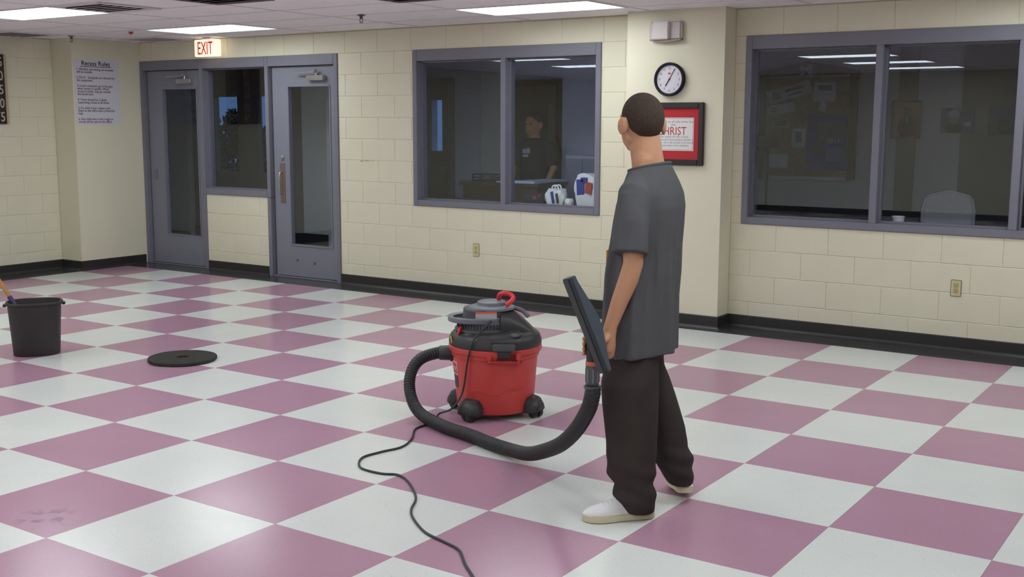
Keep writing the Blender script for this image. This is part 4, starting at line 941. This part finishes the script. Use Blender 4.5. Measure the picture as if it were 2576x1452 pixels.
def ering(c, a, b, ang, n=36, disp=None, tilt=0.0):
    """ellipse: a along the lateral axis, b along the facing axis; ang = facing direction"""
    F = Vector((math.cos(ang), math.sin(ang), 0)); Lx = Vector((-math.sin(ang), math.cos(ang), 0)); out = []
    for k in range(n):
        t_ = 2*PI*k/n; q = 1.0+(disp(t_, c[2]) if disp else 0)
        p = Vector(c)+F*(b*q*math.cos(t_))+Lx*(a*q*math.sin(t_))
        p.z += tilt*math.cos(t_)
        out.append(p)
    return out
def head(mb, c, fa, s=1.0):
    """skull, jaw, nose, lips, brow and ears; c = centre of the skull, fa = facing angle"""
    c = Vector(c); F = Vector((math.cos(fa), math.sin(fa), 0)); Lx = Vector((-math.sin(fa), math.cos(fa), 0)); Z = Vector((0, 0, 1))
    mb.ball(c, 0.097*s, 0.079*s, 0.098*s, fa, 28)
    mb.ball(c+F*0.034*s-Z*0.060*s, 0.068*s, 0.066*s, 0.070*s, fa, 24)
    mb.ball(c+F*0.060*s-Z*0.105*s, 0.030*s, 0.034*s, 0.026*s, fa, 18)
    mb.limb([c-F*0.01*s+Lx*0.052*s-Z*0.075*s, c+F*0.055*s+Lx*0.022*s-Z*0.108*s], [0.020*s, 0.018*s], 12)
    mb.limb([c-F*0.01*s-Lx*0.052*s-Z*0.075*s, c+F*0.055*s-Lx*0.022*s-Z*0.108*s], [0.020*s, 0.018*s], 12)
    mb.limb([c+F*0.090*s-Z*0.004*s, c+F*0.106*s-Z*0.038*s], [0.010*s, 0.014*s], 12)
    mb.ball(c+F*0.092*s-Z*0.073*s, 0.010*s, 0.024*s, 0.009*s, fa, 14)
    mb.limb([c+F*0.082*s+Lx*0.045*s+Z*0.012*s, c+F*0.092*s+Z*0.008*s, c+F*0.082*s-Lx*0.045*s+Z*0.012*s], [0.012*s]*3, 10)
    for sg in (1, -1):
        e = c-F*0.010*s+Lx*sg*0.090*s-Z*0.026*s
        mb.ball(e, 0.024*s, 0.0115*s, 0.037*s, fa+sg*0.55, 16); mb.ball(e-Lx*sg*0.008*s, 0.015*s, 0.012*s, 0.024*s, fa, 12)
    return F, Lx, Z
def hair_cap(c, fa, m, par, s=1.0, thick=0.006):
    c = Vector(c); F = Vector((math.cos(fa), math.sin(fa), 0)); Lx = Vector((-math.sin(fa), math.cos(fa), 0))
    n, m_ = 64, 18; mb = MB()
    def low(t_):      # lowest elevation of the hair by direction (0 = face)
        t_ = abs((t_+PI) % (2*PI)-PI)
        pts = [(0, 0.78), (0.7, 0.62), (1.15, 0.25), (1.45, 0.02), (1.75, -0.08), (2.0, -0.45), (2.45, -0.70), (PI, -1.0)]
        for (a, b), (a2, b2) in zip(pts, pts[1:]):
            if t_ <= a2: return b+(b2-b)*(t_-a)/(a2-a)
        return -1.0
    for shell in (1, 0):
        rings = []
        for i in range(m_+1):
            R = []
            for k in range(n):
                t_ = 2*PI*k/n; lo = low(t_); e = PI/2-0.04-(PI/2-0.04-lo)*i/m_
                th = (thick*(1-0.75*(i/m_)**3) if shell else -0.012)*s
                R.append(c+F*((0.097*s+th)*math.cos(e)*math.cos(t_))+Lx*((0.079*s+th)*math.cos(e)*math.sin(t_))+Vector((0, 0, (0.098*s+th)*math.sin(e))))
            rings.append(R)
        if shell: outer = rings
        else: inner = rings
    mb.loft(outer+inner[::-1]); return mb.build('hair', m, par, smooth=True)
def eyes(c, fa, par, s=1.0):
    c = Vector(c); F = Vector((math.cos(fa), math.sin(fa), 0)); Lx = Vector((-math.sin(fa), math.cos(fa), 0))
    for sg in (1, -1):
        MB().ball(c+F*0.083*s+Lx*sg*0.032*s-Vector((0, 0, 0.012*s)), 0.011*s, 0.012*s, 0.011*s, fa, 14).build('eye', mat('eye', (60, 50, 44), 0.2, 0.5), par, smooth=True)
def relaxed_hand(mb, wrist, d, across, curl):
    """palm and five bent fingers; d = pointing direction, across = towards the thumb, curl = direction fingers bend to"""
    w_, d, ac_, cu = Vector(wrist), Vector(d).normalized(), Vector(across).normalized(), Vector(curl).normalized()
    for q in (-0.028, -0.009, 0.010, 0.026): mb.limb([w_+ac_*q*0.6, w_+d*0.05+ac_*q, w_+d*0.088+ac_*q], [0.018, 0.015, 0.0125], 12)
    for q, L in ((-0.030, 0.058), (-0.011, 0.072), (0.009, 0.078), (0.028, 0.070)):
        b0 = w_+d*0.085+ac_*q
        mb.limb([b0, b0+d*L*0.42+cu*0.008, b0+d*L*0.75+cu*0.026, b0+d*L*0.85+cu*0.045], [0.0098, 0.009, 0.0083, 0.007], 10)
    b0 = w_+d*0.025+ac_*0.026
    mb.limb([b0, b0+d*0.035+ac_*0.022+cu*0.008, b0+d*0.062+ac_*0.022+cu*0.022], [0.014, 0.011, 0.009], 10)

pe = thing('person', 'person in a charcoal t-shirt and dark trousers holding the vacuum nozzle', 'person', PO, VR)
FB = PI-0.52                     # torso faces left and away
HC = (-0.095, 0.03, 1.598); HF = PI-1.22
bd = MB()
# torso and legs under the clothes
bd.loft([ering((x, y, z), a, b, FB) for x, y, z, a, b in ((-0.09, 0, 0.80, 0.13, 0.09), (-0.09, 0, 0.90, 0.16, 0.105), (-0.085, 0, 1.02, 0.145, 0.095), (-0.075, 0, 1.16, 0.155, 0.10), (-0.062, 0, 1.28, 0.165, 0.10), (-0.060, 0, 1.35, 0.13, 0.075), (-0.065, 0, 1.40, 0.07, 0.06))])
bd.limb([(-0.062, 0.0, 1.36), (-0.074, 0.006, 1.44), (-0.088, 0.02, 1.53)], [0.070, 0.064, 0.062], 20)
bd.limb([(-0.088, 0.0, 1.475), (-0.086, -0.018, 1.43), (-0.09, -0.03, 1.38)], [0.047, 0.048, 0.04], 16)
bd.limb([(-0.07, 0.012, 1.475), (-0.055, 0.02, 1.43), (-0.045, 0.03, 1.38)], [0.047, 0.048, 0.04], 16)
SL, SR = Vector((-0.140, -0.135, 1.305)), Vector((0.020, 0.145, 1.305))
EL, WL = Vector((-0.146, -0.205, 1.052)), Vector((-0.229, -0.215, 0.812))
bd.limb([Vector((-0.09, -0.05, 1.32)), SL, SL.lerp(EL, 0.4), SL.lerp(EL, 0.8), EL, EL.lerp(WL, 0.25)+Vector((0.004, 0, 0)), EL.lerp(WL, 0.6), WL], [0.048, 0.048, 0.045, 0.041, 0.0385, 0.0385, 0.033, 0.0255], 18)
ER, WR = Vector((0.0, 0.205, 1.07)), Vector((-0.10, 0.21, 0.85))
bd.limb([Vector((-0.02, 0.06, 1.32)), SR, SR.lerp(ER, 0.4), SR.lerp(ER, 0.8), ER, ER.lerp(WR, 0.25), ER.lerp(WR, 0.6), WR], [0.048, 0.048, 0.045, 0.041, 0.0385, 0.0385, 0.033, 0.0255], 18)
relaxed_hand(bd, WR, (-0.35, 0.0, -0.93), (-0.9, -0.1, 0.3), (-0.3, -0.9, 0.1))
bd.limb([(-0.125, -0.07, 0.82), (-0.135, -0.078, 0.48), (-0.115, -0.075, 0.26), (-0.095, -0.07, 0.06)], [0.082, 0.058, 0.05, 0.036], 18)
bd.limb([(-0.06, 0.07, 0.82), (-0.068, 0.09, 0.62), (-0.02, 0.105, 0.46), (0.055, 0.118, 0.24), (0.106, 0.12, 0.10)], [0.075, 0.062, 0.056, 0.046, 0.036], 18)
# left hand closed round the nozzle neck
bd.limb([WL, (-0.236, -0.212, 0.775), (-0.236, -0.206, 0.735), (-0.234, -0.203, 0.705)], [0.026, 0.029, 0.030, 0.024], 16)
bd.limb([(-0.245, -0.222, 0.775), (-0.242, -0.222, 0.725)], [0.022, 0.022], 14)
for k, (z, ext) in enumerate(((0.770, 0.9), (0.750, 1.0), (0.729, 0.97), (0.709, 0.85))):
    pts = [(-0.226, -0.200, z+0.002), (-0.250, -0.186, z)]
    for a in (60, 95, 130, 160, 188):
        aa = math.radians(60+(a-60)*ext); pts.append((TA.x+0.0355*math.cos(aa), TA.y+0.0355*math.sin(aa), z-0.003))
    bd.limb(pts, [0.0115, 0.0105, 0.0098, 0.0094, 0.009, 0.0086, 0.0078], 12)
bd.limb([(-0.240, -0.232, 0.778), (-0.250, -0.255, 0.766), (-0.275, -0.266, 0.756), (-0.303, -0.267, 0.752)], [0.0145, 0.0125, 0.0105, 0.009], 12)
head(bd, HC, HF)
remesh(bd, 'body', 0.0042, M_skin, pe, 5, 0.5)
hair_cap(HC, HF, M_hair, pe); eyes(HC, HF, pe)
# shirt
def fold(t_, z):
    k = max(0.0, min(1.0, (1.36-z)/0.35))
    return k*(0.050*math.sin(6*t_+0.8+2.5*z)+0.048*math.sin(11*t_+2.1-4*z)+0.040*math.sin(19*t_+z*9)*(0.5+0.5*math.sin(3*t_+6*z)))
sh = MB()
tor = [(0.668, -0.082, 0.0, 0.196, 0.132, -0.012), (0.70, -0.085, 0, 0.197, 0.134, -0.01), (0.80, -0.088, 0, 0.198, 0.134, -0.004), (0.90, -0.088, 0, 0.198, 0.132, 0), (1.0, -0.083, 0, 0.20, 0.130, 0), (1.10, -0.076, 0, 0.198, 0.126, 0),
       (1.19, -0.066, 0, 0.196, 0.124, 0), (1.26, -0.058, 0, 0.194, 0.121, 0), (1.31, -0.055, 0, 0.188, 0.112, 0), (1.345, -0.056, 0, 0.168, 0.100, -0.004), (1.375, -0.060, 0, 0.138, 0.092, -0.008), (1.398, -0.064, 0, 0.110, 0.086, -0.013), (1.414, -0.067, 0.0, 0.090, 0.080, -0.018)]
sh.loft([ering((x, y, z), a, b, FB, 72, fold, tl) for z, x, y, a, b, tl in tor])
sh.limb([(-0.082, -0.03, 1.385), (-0.115, -0.085, 1.345), (-0.138, -0.125, 1.31)], [0.045, 0.055, 0.062], 20); sh.limb([(-0.05, 0.03, 1.385), (-0.01, 0.085, 1.345), (0.012, 0.125, 1.31)], [0.045, 0.055, 0.06], 20)
def sleeve(A0, A1, A2, A3, r):
    P = [A0, A1, A2, A3]
    sh.limb(P[:2]+[P[1].lerp(P[2], 0.5)], [r[0], r[1], r[1]], 24)
    rings = []; dirv = (A3-A1).normalized(); u = Vector((0, 0, 1)); u = (u-dirv*u.dot(dirv)).normalized(); v_ = dirv.cross(u)
    for k in range(7):
        t_ = k/6; c = A1.lerp(A2, min(1, t_*2)) if t_ < 0.5 else A2.lerp(A3, t_*2-1)
        rr_ = r[1]+(r[2]-r[1])*t_
        rings.append([c+(u*math.cos(2*PI*j/24)+v_*math.sin(2*PI*j/24))*rr_*(1+0.05*math.sin(3*2*PI*j/24+k)) for j in range(24)])
    sh.loft(rings)
sleeve(Vector((-0.098, -0.06, 1.325)), SL+Vector((0, 0.0, 0.0)), Vector((-0.150, -0.180, 1.20)), Vector((-0.160, -0.203, 1.090)), (0.062, 0.064, 0.069))
sleeve(Vector((-0.01, 0.07, 1.325)), SR+Vector((-0.010, -0.01, 0.0)), Vector((0.0, 0.175, 1.20)), Vector((-0.005, 0.20, 1.10)), (0.062, 0.062, 0.066))
shirt = remesh(sh, 'shirt', 0.0055, M_shirt, pe, 3, 0.5)
cl = MB(); cl.tube([Vector((-0.066, 0, 1.412))+p for p in [Vector((0.079*math.cos(2*PI*k/40)*math.cos(FB)-0.089*math.sin(2*PI*k/40)*math.sin(FB), 0.079*math.cos(2*PI*k/40)*math.sin(FB)+0.089*math.sin(2*PI*k/40)*math.cos(FB), -0.018*math.cos(2*PI*k/40))) for k in range(40)]], 0.007, 8, closed=True)
cl.build('collar', M_shirt, shirt, smooth=True)
Fv = Vector((math.cos(FB), math.sin(FB), 0))
MB().obox(Vector((-0.083, 0, 1.02))+Fv*0.133, Fv*0.004, Vector((-Fv.y, Fv.x, 0))*0.06, Vector((0, 0, 0.06))).build('yellow_print', mat('yellow_print', (206, 160, 52), 0.7, 0.2), shirt, bevel=0.002)
# trousers
pn = MB()
def pf(t_, z):
    k = max(0.0, 1-abs(z-0.16)/0.16)
    return 0.02*math.sin(3*t_+4*z)+0.018*math.sin(5*t_-9*z)+k*0.05*math.sin(z*75+2*t_)
pn.loft([ering((x, y, z), a, b, FB, 40, pf) for x, y, z, a, b in ((-0.09, 0, 0.92, 0.15, 0.10), (-0.092, 0, 0.80, 0.155, 0.105), (-0.098, 0, 0.70, 0.155, 0.105), (-0.105, 0, 0.64, 0.145, 0.10))])
def leg(rows):
    rg = []
    for z, x, y, ax_, ay_ in rows:
        rg.append([(x+ax_*math.cos(2*PI*k/40)*(1+pf(2*PI*k/40, z)), y+ay_*math.sin(2*PI*k/40)*(1+pf(2*PI*k/40, z)), z) for k in range(40)])
    pn.loft(rg)
def dense(rows, n=5):
    o = []
    for a, b in zip(rows, rows[1:]):
        for k in range(n): o.append(tuple(a[i]+(b[i]-a[i])*k/n for i in range(len(a))))
    o.append(rows[-1]); return o
leg(dense([(0.86, -0.11, -0.055, 0.09, 0.09), (0.68, -0.125, -0.068, 0.102, 0.096), (0.56, -0.140, -0.08, 0.115, 0.108), (0.48, -0.138, -0.08, 0.113, 0.106), (0.32, -0.128, -0.08, 0.102, 0.098), (0.19, -0.124, -0.08, 0.098, 0.094), (0.14, -0.112, -0.078, 0.080, 0.084), (0.095, -0.108, -0.078, 0.088, 0.086), (0.055, -0.098, -0.075, 0.074, 0.078), (0.03, -0.090, -0.072, 0.064, 0.070)]))
leg(dense([(0.86, -0.05, 0.07, 0.095, 0.10), (0.68, -0.075, 0.09, 0.088, 0.10), (0.60, -0.068, 0.095, 0.088, 0.095), (0.54, -0.045, 0.10, 0.090, 0.092), (0.465, -0.018, 0.105, 0.090, 0.090), (0.33, 0.030, 0.115, 0.086, 0.086), (0.245, 0.052, 0.118, 0.080, 0.082), (0.20, 0.072, 0.12, 0.084, 0.082), (0.15, 0.082, 0.12, 0.074, 0.076), (0.118, 0.096, 0.12, 0.064, 0.068), (0.084, 0.106, 0.118, 0.053, 0.062)]))
remesh(pn, 'trousers', 0.006, M_pants, pe, 5, 0.5)
# shoes
def shoe(heel, ang, pitch):
    M4 = Matrix.Translation(Vector(heel)) @ Matrix.Rotation(ang, 4, 'Z') @ Matrix.Rotation(-pitch, 4, 'Y')
    def T(p): return (M4 @ Vector((p[0], p[1], p[2])))
    def outline(x): # half width along the foot, 0 heel .. 0.295 toe
        pts = [(0, 0.018), (0.012, 0.030), (0.05, 0.036), (0.12, 0.036), (0.19, 0.047), (0.235, 0.048), (0.265, 0.040), (0.285, 0.025), (0.295, 0.008)]
        for (a, b), (a2, b2) in zip(pts, pts[1:]):
            if x <= a2: return b+(b2-b)*(x-a)/(a2-a)
        return 0.008
    xs = [0.0, 0.006, 0.015, 0.03, 0.06, 0.1, 0.14, 0.18, 0.21, 0.235, 0.255, 0.272, 0.285, 0.293, 0.297]
    def bend(x):  # toes stay flat when the heel is lifted
        return 0.0
    so = MB(); so.loft([[T((x, y*1.06, z)) for y, z in ((-outline(x), 0.002), (outline(x), 0.002), (outline(x)*1.02, 0.014), (outline(x), 0.032), (-outline(x), 0.032), (-outline(x)*1.02, 0.014))] for x in xs])
    def topz(x):
        pts = [(0, 0.075), (0.02, 0.088), (0.06, 0.085), (0.10, 0.092), (0.14, 0.098), (0.19, 0.076), (0.235, 0.062), (0.27, 0.055), (0.297, 0.036)]
        for (a, b), (a2, b2) in zip(pts, pts[1:]):
            if x <= a2: return b+(b2-b)*(x-a)/(a2-a)
        return 0.036
    up = MB(); rg = []
    for x in xs:
        w_ = outline(x)*0.98; tz = topz(x); rg.append([T((x, w_*math.cos(a), 0.028+(tz-0.028)*max(0, math.sin(a))**0.75)) for a in [PI*k/12 for k in range(13)]]+[T((x, -w_*0.5, 0.026)), T((x, w_*0.5, 0.026))])
    up.loft(rg); u = up.build('shoe', M_shoe, pe, smooth=True)
    so.build('sole', M_sole, u, bevel=0.003)
    for k in range(5):
        x = 0.145+k*0.016; z = topz(x)+0.002
        l = MB(); l.tube(spline([T((x, -0.026, z-0.014)), T((x+0.004, 0, z)), T((x, 0.026, z-0.014))], 4), 0.003, 6); l.build('lace', M_shoe, u, smooth=True)
    tg = MB(); tg.obox(T((0.125, 0, 0.105)), T((0.145, 0, 0.115))-T((0.125, 0, 0.105)), T((0.125, 0.02, 0.105))-T((0.125, 0, 0.105)), T((0.123, 0, 0.108))-T((0.125, 0, 0.105))); tg.build('tongue', M_shoe, u, bevel=0.002)
shoe((-0.030, -0.062, 0.0), PI+0.20, 0.0)
shoe((0.120, 0.068, 0.052), PI-1.60, -0.18)

# office worker behind the desk
ow = thing('person', 'dim figure in a dark t-shirt with a white print standing behind the office desk', 'person', (-2.63, 6.86, 0), 0.0)
wb = MB(); WF = -PI/2-0.25
wb.loft([ering((0, 0, z), a, b, WF) for z, a, b in ((0.82, 0.15, 0.10), (0.95, 0.15, 0.10), (1.15, 0.165, 0.105), (1.32, 0.17, 0.10), (1.39, 0.12, 0.075), (1.43, 0.06, 0.055))])
wb.limb([(0, 0, 1.40), (0, -0.01, 1.50)], [0.056, 0.054])
for sg, EE, WW in ((-1, (-0.22, -0.06, 1.12), (-0.10, -0.24, 1.04)), (1, (0.23, 0.0, 1.12), (0.20, -0.12, 0.92))):
    EE, WW = Vector(EE), Vector(WW); wb.limb([(sg*0.155, 0, 1.335), EE, WW], [0.044, 0.038, 0.027]); relaxed_hand(wb, WW, (0.2*-sg, -0.9, -0.1), (-sg*0.9, 0, 0.4), (0, -0.2, -1))
wb.limb([(-0.09, 0, 0.85), (-0.09, 0, 0.45), (-0.09, 0, 0.07)], [0.08, 0.055, 0.04]); wb.limb([(0.09, 0, 0.85), (0.09, 0, 0.45), (0.09, 0, 0.07)], [0.08, 0.055, 0.04])
WH = (0, -0.005, 1.578); head(wb, WH, WF)
remesh(wb, 'body', 0.008, M_skin, ow, 3, 0.5)
hair_cap(WH, WF, mat('office_hair', (58, 48, 42), 0.8, 0.2, var=0.2, vscale=60), ow, 1.0, 0.016); eyes(WH, WF, ow)
ws = MB(); ws.loft([ering((0, 0, z), a, b, WF, 40) for z, a, b in ((0.80, 0.19, 0.13), (1.0, 0.185, 0.125), (1.2, 0.19, 0.122), (1.33, 0.19, 0.113), (1.40, 0.13, 0.085), (1.425, 0.075, 0.065))])
for sg, EE in ((-1, (-0.22, -0.06, 1.12)), (1, (0.23, 0.0, 1.12))): ws.limb([(sg*0.13, 0, 1.36), (sg*0.172, 0, 1.35), Vector((sg*0.17, 0, 1.36)).lerp(Vector(EE), 0.7)], [0.055, 0.063, 0.064], 20)
M_wshirt = mat('navy_black_shirt', (44, 46, 54), 0.9, 0.15)
s2 = remesh(ws, 'shirt', 0.009, M_wshirt, ow, 3, 0.5)
F3 = Vector((math.cos(WF), math.sin(WF), 0)); L3 = Vector((-F3.y, F3.x, 0))
pm_ = MB(); 
for dx, dz, w_, h_ in ((0, 0.02, 0.055, 0.022), (-0.01, -0.025, 0.04, 0.014), (0.03, 0.045, 0.02, 0.01)): pm_.obox(Vector((0, 0, 1.27))+F3*0.118+L3*dx+Vector((0, 0, dz)), F3*0.006, L3*w_, Vector((0, 0, h_)))
pm_.build('white_print', mat('white_print', (196, 200, 214), 0.7, 0.2), s2, bevel=0.002)
wp = MB(); wp.loft([ering((0, 0, z), a, b, WF, 32) for z, a, b in ((0.98, 0.165, 0.11), (0.85, 0.18, 0.12), (0.78, 0.17, 0.11))])
for sg in (-1, 1): wp.tube([(sg*0.09, 0, 0.85), (sg*0.09, 0, 0.45), (sg*0.09, 0, 0.06)], [0.09, 0.08, 0.075], 24)
remesh(wp, 'trousers', 0.010, M_pants, ow, 3, 0.5)
for sg in (-1, 1): MB().ball((sg*0.09, -0.06, 0.045), 0.05, 0.13, 0.045).build('shoe', M_blackpl, ow, smooth=True)
